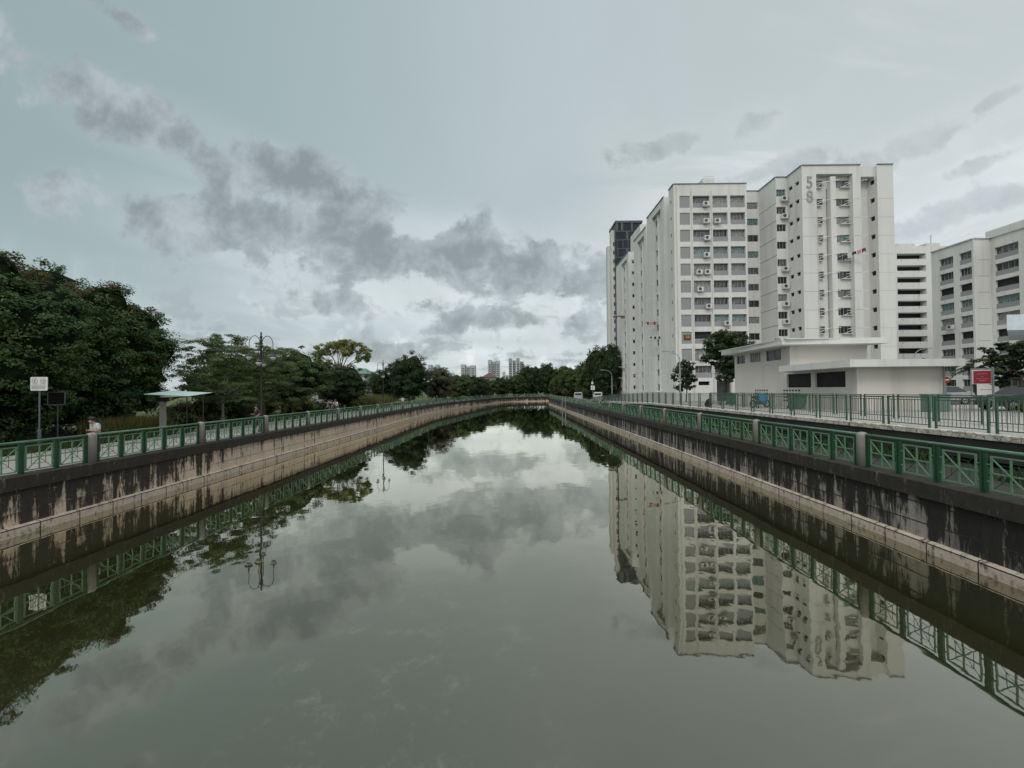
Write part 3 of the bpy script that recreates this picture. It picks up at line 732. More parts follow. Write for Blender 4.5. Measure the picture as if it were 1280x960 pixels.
pat = ['glass_grey', 'glass_dark', 'glass_curtain', 'glass_teal', 'glass_dark', 'glass_dark', 'glass_grey', 'glass_void', 'glass_void', 'glass_void', 'glass_void', 'glass_dark']
for k, z in enumerate(rows[:11]):
    window(b58, Pb, angb, w0[0], w0[1], z - 1.0, z, .15, 3, 'glass_dark' if k % 3 else 'glass_grey'); window(b58, Pb, angb, w1[0], w1[1], z - 1.0, z, .15, 4, pat[k])
    inst('laundry_rack', rpm, b58, Pb(w0[1] - .75, z - .35, -.05), angb); inst('laundry_rack', rpm, b58, Pb(w1[1] - .5, z - .35, -.05), angb)
for b_, zz in (('5', 31.0 - 1.35), ('8', 31.0 - 3.25)):
    text(b_, 2.25, (XP(1011.8, 56.2), Y0 - .03, zz), (R(90), 0, 0), 'digit_grey', b58, .03, name='number', sx=.82)
P, ang = facade(wall, (46.45, Y0), (46.45, Y0 + 1.5), -.5, 30.6)
P, ang = facade(wall, (46.45, Y0 + 1.5), (48.6, Y0 + 1.5), -.5, 30.6)
wall.box(46.45, Y0 + .35, 30.6, 48.6, Y0 + 1.5, Z58 - .1)
ops = [(.35, 1.10, z - .62, z, .2) for z in rows]
P, ang = facade(wall, (48.6, Y0 + 1.5), (48.6, Y0 - .05), -.5, Z58, ops)
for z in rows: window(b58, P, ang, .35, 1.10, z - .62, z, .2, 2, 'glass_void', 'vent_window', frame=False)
P, ang = facade(wall, (48.6, Y0 - .05), (50.75, Y0 - .05), -.5, Z58)
for z in rows[1::1]: trim.m(0).box(48.66, Y0 - .056, z - .40, 50.7, Y0 - .052, z - .38)
facade(wall, (50.75, Y0 - .05), (50.75, 74), -.5, Z58); facade(wall, (50.75, 74), (36.5, 74), -.5, Z58); facade(wall, (36.5, 74), (36.5, 102), -.5, Z58); facade(wall, (36.5, 102), (25.2, 102), -.5, Z58)
# west side: three projecting stacks with recessed drying bays
def rack_bay(x, ya, yb, y0, y1, depth=.5):
    """west face at X=x from y=yb (far) to ya (near); recessed bay between y0..y1"""
    P, ang = facade(wall, (x, yb), (x, ya), -.5, Z58, [(yb - y1, yb - y0, 2.0, 30.9, depth)])
    n = y1 - y0; oo = [(.25, .25 + n * .40, z - 1.1, z - .05, .15) for z in rows]
    Q, an = facade(wall, (x + depth, y1), (x + depth, y0), 2.0, 30.9, oo)
    for k, z in enumerate(rows[:11]):
        window(b58, Q, an, .25, .25 + n * .40, z - 1.1, z - .05, .15, 2, rng.choice(['glass_void', 'glass_dark', 'glass_grey']), 'bay_window')
        inst('laundry_rack', rkm, b58, Q(n * .30, z - .75, -.2), an)
    wall.box(x + .25, y0 + .52 * n - .10, 2.0, x + depth - .002, y0 + .52 * n + .10, 30.7)
facade(wall, (23.4, 62.9), (23.4, 61), -.5, Z58)
for z in rows: trim.m(0).box(23.392, 61.9, z - .7, 23.399, 62.2, z - .2)
facade(wall, (24.6, 62.9), (23.4, 62.9), -.5, Z58); facade(wall, (24.6, 65), (24.6, 62.9), -.5, Z58); P, ang = facade(wall, (23.4, 65), (24.6, 65), -.5, Z58)
rack_bay(23.4, 65, 73.3, 66.5, 70.6)
facade(wall, (25.6, 73.3), (23.4, 73.3), -.5, Z58); facade(wall, (25.6, 77), (25.6, 73.3), -.5, Z58)
ops = [(.62, 1.08, z - .75, z - .05, .15) for z in rows]; P, ang = facade(wall, (24.4, 77), (25.6, 77), -.5, Z58, ops)
for z in rows: window(b58, P, ang, .62, 1.08, z - .75, z - .05, .15, 1, 'glass_void', 'small_window', frame=False)
rack_bay(24.4, 77, 84.8, 78.3, 82.4)
facade(wall, (26.8, 84.8), (24.4, 84.8), -.5, Z58); facade(wall, (26.8, 91), (26.8, 84.8), -.5, Z58)
ops = [(.75, 1.55, z - .75, z - .05, .15) for z in rows]; P, ang = facade(wall, (25.0, 91), (26.8, 91), -.5, Z58, ops)
for z in rows: window(b58, P, ang, .75, 1.55, z - .75, z - .05, .15, 1, 'glass_void', 'small_window', frame=False)
rack_bay(25.0, 91, 102, 92.5, 97.0)
wall.build('wall', 'white_render', b58); trim.build('storey_grooves', 'groove', b58)
rf = MB().prism([(23.5, 61.1), (33.9, 61.1), (33.9, 63.5), (37.2, 63.5), (37.2, 59.4), (38.75, 59.4), (38.75, 56.3), (46.4, 56.3), (46.4, 57.8), (48.7, 57.8), (48.7, 56.3), (50.7, 56.3), (50.7, 73.9), (36.4, 73.9), (36.4, 101.9), (26.9, 101.9), (26.9, 84.9), (25.7, 77.1), (25.7, 65.1), (24.7, 63), (23.5, 62.8)], Z58 - .6, Z58 - .45)
rfo = rf.build('roof', 'roof_felt', b58)
rb_ = MB().box(XP(878, 66), 66, Z58 - .5, XP(893, 66), 69, 35.3); rb_.m(0).bar((XP(879, 66), 66, 35.6), (XP(892, 66), 66, 35.6), .06, .06); rb_.build('roof_hut', 'white_render', rfo)
cap = MB()
for a, b in (((23.4, 61), (33.95, 61)), ((37.1, 59.3), (37.1, 63.4)), ((37.1, 59.3), (38.65, 59.3)), ((38.65, 56.2), (38.65, 59.3)), ((38.65, 56.2), (46.45, 56.2)), ((48.6, 56.15), (50.75, 56.15)), ((23.4, 65), (23.4, 73.3)), ((24.4, 77), (24.4, 84.8)), ((25, 91), (25, 102)), ((23.4, 61), (23.4, 62.9)), ((33.95, 63.4), (37.1, 63.4))):
    MB().bar((a[0], a[1], Z58 + .05), (b[0], b[1], Z58 + .05), .26, .09).build('parapet_cap', 'grey_render', b58)

# washing on the racks: things of their own
def washing(name, lab, pts, mats, seed):
    r_ = random.Random(seed); e = empty('hanging_laundry', pts[0], 0, lab, 'laundry', 'washing on poles of the white block')
    base = Vector(pts[0]); a, b = Vector(pts[0]) - base, Vector(pts[1]) - base
    q = MB(); q.bar(a, b, .03, .03); q.build('pole', 'white_paint', e)
    n = 6
    for i in range(n):
        p0 = a.lerp(b, (i + .08) / n); p1 = a.lerp(b, (i + .92) / n); h = r_.uniform(.35, .8); d = (b - a).normalized(); w = Vector((-d.y, d.x, 0)) * .06
        m = MB(); g = 5
        for s_ in range(g):
            t0, t1 = s_ / g, (s_ + 1) / g
            o0 = w * math.sin(s_ * 2.1 + i); o1 = w * math.sin((s_ + 1) * 2.1 + i)
            qa, qb = p0.lerp(p1, t0), p0.lerp(p1, t1)
            m.poly([qa, qb, qb + o1 - Vector((0, 0, h * (.85 + .15 * math.sin(s_ * 1.7 + 1)))), qa + o0 - Vector((0, 0, h * (.85 + .15 * math.sin(s_ * 1.7))))])
        c = m.build('garment', mats[i % len(mats)], e); md = c.modifiers.new('thick', 'SOLIDIFY'); md.thickness = .015
zz = rows[4] - .35
washing('l', 'row of dark, white and pink washing on a pole by the right service bay', [(XP(1051, 55.9), 56.6, zz - .3), (XP(1078, 55), 54.6, zz + .35)], ['dark_cloth', 'dark_cloth', 'sleeve_white', 'dark_cloth', 'pink_cloth', 'red_cloth'], 1)
washing('l', 'red washing on a pole high on the far end of the block side', [(25.0, 94.5, rows[5] + .9), (22.4, 94.5, rows[5] + .9)], ['red_cloth', 'dark_cloth', 'red_cloth'], 2)
washing('l', 'red and cream washing on a pole midway up the nearest side stack', [(23.8, 69.5, rows[7] + .4), (21.6, 69.5, rows[7] + .4)], ['yellow_cloth', 'red_cloth', 'pink_cloth'], 3)
washing('l', 'dark washing on a pole lower on the nearest side stack', [(23.8, 68.5, rows[8] + .3), (21.8, 68.5, rows[8] + .3)], ['dark_cloth', 'sleeve_white'], 4)

# low white service building
lb = empty('service_building', (0, 0, 0), 0, 'low white flat-roofed service building with dark windows behind the picket fence', 'building')
lw = MB(); g0 = .8
ops = [(42.0 - 41.6, 42.0 - 40.1, 4.75, 5.55, .12), (42.0 - 39.3, 42.0 - 37.6, 4.75, 5.6, .12), (42.0 - 36.8, 42.0 - 34.7, 4.7, 5.6, .12)]
P, ang = facade(lw, (21.9, 42.0), (21.9, 33.6), g0, 5.75, ops)
window(lb, P, ang, .4, 1.9, 4.75, 5.55, .12, 2, 'glass_dark'); window(lb, P, ang, 2.7, 4.4, 4.75, 5.6, .12, 5, 'glass_curtain'); window(lb, P, ang, 5.2, 7.3, 4.7, 5.6, .12, 2, 'glass_dark')
facade(lw, (21.9, 33.6), (28.0, 33.6), g0, 5.75); facade(lw, (28.0, 33.6), (28.0, 42), g0, 5.75); facade(lw, (28, 42), (21.9, 42), g0, 5.75)
lw.build('upper_wall', 'cream_render', lb)
l2 = MB()
Yw = lambda px: 530 * 21.3 / (px - 638)
ya, yb = 33.5, 26.3
ops = [(ya - Yw(979), ya - Yw(1009), 2.42, 3.45, .15), (ya - Yw(1014), ya - Yw(1052), 2.42, 3.45, .15)]
P, ang = facade(l2, (21.3, ya), (21.3, yb), g0, 3.65, ops)
for o in ops: window(lb, P, ang, o[0], o[1], 2.42, 3.45, .15, 5, 'glass_void', frame=False)
facade(l2, (21.3, yb), (26.6, yb), g0, 3.65); facade(l2, (26.6, yb), (26.6, 33.55), g0, 3.65)
for px_ in (1063,): l2.box(21.25, 26.29, g0, 21.34, 26.42, 3.6)
l2.build('lower_wall', 'cream_render', lb)
r1 = MB().prism([(20.6, 32.5), (28.4, 32.0), (28.4, 42.9), (20.9, 42.6)], 5.72, 6.10); r1.box(20.58, 32.6, 6.10, 20.75, 42.5, 6.16); r1.box(20.7, 32.2, 6.1, 28.3, 32.5, 6.16)
r1.build('upper_roof', 'white_render', lb)
r2 = MB().prism([(20.05, 25.3), (26.9, 25.3), (26.9, 33.5), (21.3, 33.5), (21.3, 32.4), (20.25, 32.4)], 3.62, 4.06)
r2.build('lower_roof', 'white_render', lb)
dp = MB().tube([(26.52, 26.2, g0), (26.52, 26.2, 3.6)], .05, 8); dp.build('drainpipe', 'grey_render', lb)
# perforated vent blocks on the side wall
for yy in (36.6, 31.6):
    v = MB()
    xx = 21.9 if yy > 33.5 else 21.3
    for i in range(6):
        for k in range(4): v.box(xx - .006, yy + i * .35, 1.35 + k * .26, xx - .002, yy + i * .35 + .2, 1.35 + k * .26 + .14)
    v.build('vent_block', 'glass_void', lb)

# block with long corridor openings
bc = empty('apartment_block', (0, 0, 0), 0, 'white apartment block of long dark corridor openings right of the numbered block', 'apartment block')
cw = MB(); X0c = 70.0; opl = []; crow = [30.1 - FH * k for k in range(12)]
for z in crow: opl += [(9.9, 15.9, z - 1.15, z, 1.4)]
for z in crow: opl += [(18.4, 19.3, z - .75, z - .1, .2)]
P, ang = facade(cw, (X0c, 88), (X0c + 21, 88), -.5, 31.6, opl)
for z in crow:
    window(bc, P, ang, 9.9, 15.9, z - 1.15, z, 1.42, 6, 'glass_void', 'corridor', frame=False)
    window(bc, P, ang, 18.4, 19.3, z - .75, z - .1, .2, 2, 'glass_dark', 'small_window')
facade(cw, (X0c + 21, 88), (X0c + 21, 100), -.5, 31.6); facade(cw, (X0c, 100), (X0c, 88), -.5, 31.6)
cw.build('wall', 'white_render', bc)
rc = MB().box(X0c + .05, 88.05, 31.4, X0c + 20.95, 100, 31.55).build('roof', 'roof_felt', bc)
tk = MB(); tk.box(79.8, 91, 31.55, 86.5, 96, 33.2); tk.box(88, 90, 31.55, 90.9, 95, 32.9); tk.tube([(89, 90, 32.9), (89, 90, 34.6)], .12, 6); tk.build('roof_tank', 'white_render', rc)
cg = MB()
for k in range(12):
    for ux in (10.8, 14.3): cg.box(X0c + ux, 87.99, crow[k] - 1.6, X0c + ux + .08, 87.995, crow[k] - 1.3)
cg.build('drain_spouts', 'groove', bc)

# block D, stepping toward the viewer on the far right
bd = empty('apartment_block', (0, 0, 0), 0, 'white apartment block at the right edge with stepped sides and grey window panels', 'apartment block')
dw = MB(); dg_ = MB(); ZD = 24.8; drow = [23.15 - FH * k for k in range(9)]
def stack(px, ya, yb, cols_, pats):
    ops_ = []
    for z in drow:
        for c in cols_: ops_.append((c[0], c[1], z - 1.85, z, .4))
    P_, a_ = facade(dw, (px, ya), (px, yb), -.5, ZD, ops_)
    for k, z in enumerate(drow):
        for c in cols_:
            span(bd, P_, c[0], c[1], z - 1.85, z - 1.10, .08); dw.poly([P_(c[0], z - 1.10, .08), P_(c[1], z - 1.10, .08), P_(c[1], z - 1.10, .4), P_(c[0], z - 1.10, .4)])
            window(bd, P_, a_, c[0], c[1], z - 1.10, z, .36, 4, pats[k], frame=pats[k] != 'glass_void')
    return P_, a_
pt = ['glass_grey', 'glass_dark', 'glass_void', 'glass_teal', 'glass_curtain', 'glass_void', 'glass_grey', 'glass_dark', 'glass_dark']
P, ang = stack(70.0, 70.8, 64.3, [(1.3, 3.5), (4.4, 6.2)], pt); aircon(bd, P, ang, 3.2, drow[4] - 1.75)
facade(dw, (76, 70.8), (70, 70.8), -.5, ZD); facade(dw, (70, 64.3), (72.5, 64.3), -.5, ZD)
dgv = MB()
for z in drow: dgv.box(70.5, 64.292, z - 1.62, 72.3, 64.297, z - 1.56)
dgv.build('storey_grooves', 'groove', bd)
stack(72.5, 64.3, 54.0, [(.6, 3.6), (5.5, 8.3)], pt)
facade(dw, (72.5, 54), (90, 54), -.5, ZD); facade(dw, (90, 54), (90, 70.8), -.5, ZD)
dw.build('wall', 'white_render', bd)
rdp = MB().prism([(70.1, 64.4), (72.6, 64.4), (72.6, 54.1), (89.9, 54.1), (89.9, 70.7), (70.1, 70.7)], ZD - .6, ZD - .45).build('roof', 'roof_felt', bd)
MB().box(76, 62, ZD - .5, 84, 68, ZD + 2.3).build('roof_tank', 'white_render', rdp)
cp = MB()
for a, b in (((70, 64.3), (70, 70.8)), ((70, 64.3), (72.5, 64.3)), ((72.5, 54), (72.5, 64.3))): MB().bar((a[0], a[1], ZD + .04), (b[0], b[1], ZD + .04), .4, .12).build('parapet_cap', 'white_render', bd)

# dark glass tower and pale tower behind the numbered block
tg = empty('glass_tower', (0, 0, 0), 0, 'dark glass curtain-wall tower behind the left end of the numbered block', 'tower')
x0, x1 = XP(768, 160), XP(801, 160); zt = 65.5
MB().box(x0, 160, -1, x1, 170, zt).build('curtain_wall', 'tower_glass', tg)
fr_ = MB(); z = 6.0; kk = 0
while z < zt: fr_.box(x0 - .02, 159.85, z, x1 + .02, 159.99, z + .35);  z += 3.3; kk += 1
rr = random.Random(3)
for c in range(6):
    for q in range(18):
        if rr.random() < .6: fr_.box(x0 + c * 1.9 + rr.choice((0, .6)), 159.75, 6 + q * 3.3 + .36, x0 + c * 1.9 + rr.choice((0.8, .9)), 159.84, 6 + (q + 1) * 3.3 - .02)
for c in range(7): fr_.box(x0 + c * 1.62, 159.86, 2, x0 + c * 1.62 + .14, 159.98, zt) if False else None
fr_.box(x0 - .2, 159.7, zt + .003, x1 + .2, 170.2, zt + .8)
fr_.build('frame', 'tower_frame', tg)
tw = empty('pale_tower', (0, 0, 0), 0, 'slim pale residential tower just left of the dark glass tower', 'tower')
pw_ = MB(); pw_.box(XP(762.5, 162), 162, -1, XP(768.2, 162), 165, 63.5); pw_.box(XP(757.5, 165), 165.1, -1, XP(763.4, 165), 168, 58.5); pw_.build('wall', 'white_render', tw)
ww = MB()
for k in range(16): ww.box(XP(764.5, 162), 161.9, 8 + k * 3.3, XP(766, 162), 161.98, 9.4 + k * 3.3)
ww.build('windows', 'glass_grey', tw)
bw = empty('apartment_block', (0, 0, 0), 0, 'white block whose top storeys show between glass tower and numbered block', 'apartment block')
MB().box(XP(799, 118), 118, -1, XP(822, 118), 128, 48.5).build('wall', 'white_render', bw)
wq = MB()
for k in range(6): wq.box(XP(803, 118), 117.9, 45.6 - 3 * k, XP(811, 118), 117.98, 46.9 - 3 * k)
wq.build('windows', 'glass_dark', bw)

# skyline towers
def far_tower(pxa, pxb, ytop, Y, lab, mat='far_render', ns=3):
    e = empty('skyline_tower', (XP((pxa + pxb) / 2, Y), Y, 0), 0, lab, 'tower', 'distant towers on the skyline'); w = XP(pxb, Y) - XP(pxa, Y); zt = EYE + (488 - ytop) * Y / FOC
    m = MB()
    sw = w / ns
    for i in range(ns): m.box(-w / 2 + i * sw + .3, (i % 2) * 3.0, -1, -w / 2 + (i + 1) * sw - .3 * (i < ns - 1), 18, zt - (2.5 if i % 2 else 0) - (1.5 if i == ns - 1 else 0))
    m.build('wall', mat, e); g = MB()
    for k in range(int(zt / 3.1)):
        for i in range(ns): g.box(-w / 2 + i * sw + sw * .25, (i % 2) * 3.0 - .12, 2 + k * 3.1, -w / 2 + i * sw + sw * .8, (i % 2) * 3.0 - .03, 3.5 + k * 3.1) if 3.5 + k * 3.1 < zt - 4 else None
    g.build('windows', 'glass_grey', e); return e
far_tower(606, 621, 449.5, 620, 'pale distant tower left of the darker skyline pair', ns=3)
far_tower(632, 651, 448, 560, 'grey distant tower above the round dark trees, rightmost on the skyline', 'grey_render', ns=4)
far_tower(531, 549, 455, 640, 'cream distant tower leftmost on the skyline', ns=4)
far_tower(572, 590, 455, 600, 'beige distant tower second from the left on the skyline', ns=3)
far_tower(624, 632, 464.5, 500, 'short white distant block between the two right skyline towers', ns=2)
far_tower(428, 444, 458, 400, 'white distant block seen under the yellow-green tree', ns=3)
# red-roofed pavilion top
pv = empty('pavilion', (XP(607, 260), 262, 0), 0, 'distant pavilion with dark red pitched roof below the skyline towers', 'pavilion')
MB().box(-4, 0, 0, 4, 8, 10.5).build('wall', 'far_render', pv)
q = MB(); q.poly([(-5, -1, 10.5), (5, -1, 10.5), (0, 4, 13.6)]); q.poly([(5, -1, 10.5), (5, 9, 10.5), (0, 4, 13.6)]); q.poly([(5, 9, 10.5), (-5, 9, 10.5), (0, 4, 13.6)]); q.poly([(-5, 9, 10.5), (-5, -1, 10.5), (0, 4, 13.6)]); q.build('roof', 'red_tile', pv)
# teal roofed sheds and viaduct on the left
shd = empty('shed', (XP(436, 120), 120, 0), 0, 'white roadside building with bright teal awning left of the viaduct', 'building')
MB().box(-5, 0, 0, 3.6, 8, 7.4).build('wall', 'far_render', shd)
q = MB(); q.prism([(-5.5, -1.6), (4.2, -1.6), (4.2, -.02), (-5.5, -.02)], 4.6, 5.5); q.build('awning', 'teal_roof', shd)
q = MB(); q.poly([(-6, -.6, 7.42), (4.4, -.6, 7.42), (2.6, 4, 9.2), (-4.2, 4, 9.2)]); q.poly([(4.4, -.6, 7.42), (4.4, 8.6, 7.42), (2.6, 4, 9.2)]); q.poly([(-6, 8.6, 7.42), (-6, -.6, 7.42), (-4.2, 4, 9.2)]); q.poly([(4.4, 8.6, 7.42), (-6, 8.6, 7.42), (-4.2, 4, 9.2), (2.6, 4, 9.2)]); q.build('roof', 'box_green', shd)
vd = empty('viaduct', (XP(462, 150), 150, 0), 0, 'grey concrete road viaduct on piers beyond the left bank trees', 'viaduct')
MB().box(-9, 0, 5.4, 30, 9, 7.3).build('deck', 'grey_render', vd)
for x in (-4.8, 10, 25): MB().box(x, 3, 0, x + 1.2, 5, 5.39).build('pier', 'far_render', vd)
wb = empty('low_building', (XP(365, 75), 75, 0), 0, 'pale low building glimpsed between the trunks on the left', 'building')
MB().box(-9, 0, 0, 7, 6, 4.2).build('wall', 'far_render', wb); MB().box(-9.3, -.3, 4.2, 7.3, 6.3, 4.45).build('roof', 'grey_render', wb)
q = MB()
for i in range(5): q.box(-7.5 + i * 2.9, -.06, 1.2, -6.0 + i * 2.9, -.01, 2.6)
q.build('windows', 'glass_dark', wb)
# covered walkway fascia at the right edge
cwk = empty('walkway_canopy', (0, 0, 0), 0, 'pale blue-white flat canopy cut by the right edge of the view', 'canopy')
MB().prism([(23.25, 20), (30, 19.2), (30, 24.5), (28.6, 24.5)], 5.02, 5.75).build('canopy_roof', 'pale_blue', cwk)
q = MB()
for x, y in ((27.2, 21.5), (29.6, 20.4)): q.box(x, y, .9, x + .22, y + .22, 5.02)
q.build('posts', 'white_paint', cwk)

# ------------------------------------------------------------------ trees
def leaf_mesh(name, pts, nrm, size, tint, mat, seed=0, aspect=.55):
    """pts Nx3, nrm Nx3 preferred normals, size N, tint Nx2 -> diamond leaf clusters folded on their long axis"""
    r = np.random.default_rng(seed); n = len(pts)
    nrm = nrm + r.normal(0, .55, (n, 3)); nrm /= np.linalg.norm(nrm, axis=1)[:, None] + 1e-9
    a = np.cross(nrm, r.normal(0, 1, (n, 3))); a /= np.linalg.norm(a, axis=1)[:, None] + 1e-9
    b = np.cross(nrm, a); s = size[:, None]
    v = np.empty((n, 4, 3)); v[:, 0] = pts - a * s * .5; v[:, 1] = pts + b * s * aspect * .5 - nrm * s * .10; v[:, 2] = pts + a * s * .5; v[:, 3] = pts - b * s * aspect * .5 - nrm * s * .10
    me = bpy.data.meshes.new(name); me.vertices.add(n * 4); me.vertices.foreach_set('co', v.reshape(-1)); me.loops.add(n * 4); me.loops.foreach_set('vertex_index', np.arange(n * 4, dtype=np.int32))
    me.polygons.add(n); me.polygons.foreach_set('loop_start', np.arange(0, n * 4, 4, dtype=np.int32)); me.polygons.foreach_set('loop_total', np.full(n, 4, dtype=np.int32))
    me.materials.append(MATS[mat]); ca = me.color_attributes.new('tint', 'FLOAT_COLOR', 'POINT'); c = np.zeros((n, 4, 4)); c[:, :, 0] = tint[:, 0:1]; c[:, :, 1] = tint[:, 1:2]; c[:, :, 3] = 1
    ca.data.foreach_set('color', c.reshape(-1)); me.update(); me.validate(); return me
def clumps(lobes, per, cr, n_leaf, seed, up=.5, flat=.7, inner=.18):
    """lobes: (cx,cy,cz,rx,ry,rz). returns leaf points in clumps over the lobes' skins"""
    r = np.random.default_rng(seed); P_ = []; Nn = []; T = []
    vol = [l[3] * l[4] + l[4] * l[5] + l[3] * l[5] for l in lobes]; tot = sum(vol)
    for l, vv in zip(lobes, vol):
        k = max(3, int(per * vv / tot)); d = r.normal(0, 1, (k, 3)); d /= np.linalg.norm(d, axis=1)[:, None]
        rad = np.where(r.random(k) < inner, r.uniform(.45, .85, k), r.uniform(.86, 1.06, k))
        cen = np.array(l[:3]) + d * np.array(l[3:6]) * rad[:, None]
        crr = cr * r.uniform(.6, 1.35, k); m = max(4, int(n_leaf * vv / tot / k)); tt = r.random(k)
        for i in range(k):
            off = r.normal(0, 1, (m, 3)); off /= np.linalg.norm(off, axis=1)[:, None] + 1e-9; off *= (r.random(m) ** .45)[:, None] * crr[i]; off[:, 2] *= flat
            P_.append(cen[i] + off); nn_ = off / (crr[i] + 1e-9) * .6 + d[i] * .6; nn_[:, 2] += up; Nn.append(nn_)
            T.append(np.clip(np.full(m, tt[i]) * .6 + r.random(m) * .4, 0, 1))
    return np.concatenate(P_), np.concatenate(Nn), np.concatenate(T)
def limbs(m, base, h, lobes, r0, seed, n=7, lean=(0, 0)):
    r = random.Random(seed); top = Vector((base[0] + lean[0], base[1] + lean[1], base[2] + h))
    b = Vector(base); mid = b.lerp(top, .5) + Vector((r.uniform(-.15, .15), r.uniform(-.15, .15), 0))
    m.tube([b - Vector((0, 0, .2)), b + Vector((0, 0, .25)), mid, top], [r0 * 1.5, r0 * 1.08, r0 * .85, r0 * .65], 9)
    for i in range(n):
        l = lobes[i % len(lobes)]; t_ = Vector((l[0] + r.uniform(-.4, .4) * l[3], l[1] + r.uniform(-.4, .4) * l[4], l[2] + r.uniform(-.1, .5) * l[5]))
        s_ = mid.lerp(top, r.uniform(.3, 1.0)); q = s_.lerp(t_, .45) + Vector((r.uniform(-.3, .3), r.uniform(-.3, .3), r.uniform(.1, .5)))
        m.tube([s_, q, t_], [r0 * .5, r0 * .32, r0 * .08], 6)
        for k in range(2):
            e = t_ + Vector((r.uniform(-1, 1) * l[3] * .6, r.uniform(-1, 1) * l[4] * .6, r.uniform(-.2, .6) * l[5])); m.tube([q.lerp(t_, .4), q.lerp(e, .6), e], [r0 * .22, r0 * .14, r0 * .04], 5)
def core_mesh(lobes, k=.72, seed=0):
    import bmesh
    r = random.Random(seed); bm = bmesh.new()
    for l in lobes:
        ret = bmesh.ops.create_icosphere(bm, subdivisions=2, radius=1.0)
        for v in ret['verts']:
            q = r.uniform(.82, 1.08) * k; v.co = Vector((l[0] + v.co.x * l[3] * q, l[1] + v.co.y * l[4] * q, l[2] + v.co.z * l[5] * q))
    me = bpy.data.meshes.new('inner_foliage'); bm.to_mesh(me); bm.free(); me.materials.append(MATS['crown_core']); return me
def tree(name, loc, lobes, per, cr, n, leaf, mat, lab, cat='tree', group=None, trunk_h=2.0, r0=.16, seed=1, core=.72, up=.5, flat=.7, newleaf=None, bark='bark', rz=0, inner=.18, nl_=7, aspect=.55):
    e = empty(name, loc, rz, lab, cat, group)
    m = MB(); limbs(m, (0, 0, 0), trunk_h, lobes, r0, seed, nl_); m.build('trunk', bark, e, True)
    P_, Nn, T = clumps(lobes, per, cr, n, seed, up, flat, inner); rr_ = np.random.default_rng(seed + 5)
    size = leaf * rr_.uniform(.6, 1.35, len(P_)); t2 = np.zeros(len(P_)) if newleaf is None else newleaf(P_, rr_)
    me = leaf_mesh('crown', P_, Nn, size, np.stack([T, t2], 1), mat, seed, aspect)
    c = inst('crown', me, e)
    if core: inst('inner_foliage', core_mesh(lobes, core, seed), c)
    return e
def lobes_round(R_, H, n, seed, zc=None, base=.5, jit=.35, rr=(.42, .6)):
    """lobes filling a rounded crown from z=base to H with radius R_"""
    r = random.Random(seed); out = []; zc = zc or (H + base) / 2; hz = (H - base) / 2
    for i in range(n):
        a = i * 2.399 + r.uniform(-.3, .3); t_ = 1 - 2 * (i + .5) / n; s_ = math.sqrt(max(0, 1 - t_ * t_)); q = r.uniform(rr[0], rr[1])
        out.append((math.cos(a) * s_ * R_ * (1 - q * .85), math.sin(a) * s_ * R_ * (1 - q * .85), zc + t_ * hz * (1 - q * .8), R_ * q, R_ * q, hz * q * .95))
    return out
def red_top(h, amt=.5):
    def f(P_, r):
        n_ = np.clip((P_[:, 2] - h * .55) / (h * .45), 0, 1); w = np.sin(P_[:, 0] * 1.7 + 1) * np.sin(P_[:, 1] * 1.3) * np.sin(P_[:, 2] * 1.9 + 2)
        return np.clip((np.clip(n_ * 1.9 - .9, 0, 1) * amt * (w > .0) + .10 * (w > .75)) * r.random(len(P_)) * 1.3, 0, 1)
    return f
G1 = 'dense trees by the left path'
big = [((-26.1, 26.2), 3.95, 9.2, 'rightmost big dense tree of the left path clump, tinged red-brown on its edge', 11),
       ((-25.4, 19.4), 4.6, 9.25, 'middle big dense dark tree behind the white notice, red new leaves at the top', 12),
       ((-26.4, 14.2), 4.6, 8.6, 'big dense tree at the far left edge of the view', 13),
       ((-29.3, 25.6), 4.9, 10.3, 'dense tree at the back of the left clump', 14)]
for (x, y), r_, h_, lab, sd_ in big:
    tree('dense_tree', (x, y, 0), [(0, 0, h_ * .47, r_ * .90, r_ * .90, h_ * .47)] + lobes_round(r_, h_, 20, sd_, base=.2, rr=(.30, .40)), 1500, .46, 135000 if sd_ != 14 else 90000, .15, 'leaf_dense', lab, group=G1, trunk_h=3, r0=.22, seed=sd_, core=.85, newleaf=(red_top(h_, .8) if sd_ != 14 else None), up=.7, flat=.62, inner=.3)
# feathery layered trees on the left bank
def layered(R_, H, n, seed, base=2.2):
    r = random.Random(seed); out = []
    for i in range(n):
        a = i * 2.399 + r.uniform(-.4, .4); t_ = (i + .5) / n; z = base + (H - base - .3) * (t_ ** .8); rad = R_ * math.sqrt(max(.05, 1 - (t_ - .35) ** 2 * 2.0)) * r.uniform(.45, .75)
        out.append((math.cos(a) * rad, math.sin(a) * rad, z, R_ * r.uniform(.34, .5), R_ * r.uniform(.34, .5), (H - base) * r.uniform(.07, .12)))
    return out
G2 = 'trees along the left bank'
tree('spreading_tree', (-21.6, 31.5, 0), layered(3.7, 6.8, 20, 3, 1.6), 330, .42, 34000, .14, 'leaf_feather', 'spreading feathery tree with layered branches left of the ornate lamp', group=G2, trunk_h=2.4, r0=.10, bark='bark_pale', seed=21, core=.0, up=1.1, flat=.35, aspect=.4)
tree('spreading_tree', (-22.8, 38.5, 0), layered(4.2, 6.3, 20, 4, 1.4), 300, .45, 30000, .16, 'leaf_feather', 'dark spreading tree directly behind the ornate lamp', group=G2, trunk_h=2.2, r0=.15, seed=22, core=.0, up=1.0, flat=.4, aspect=.4)
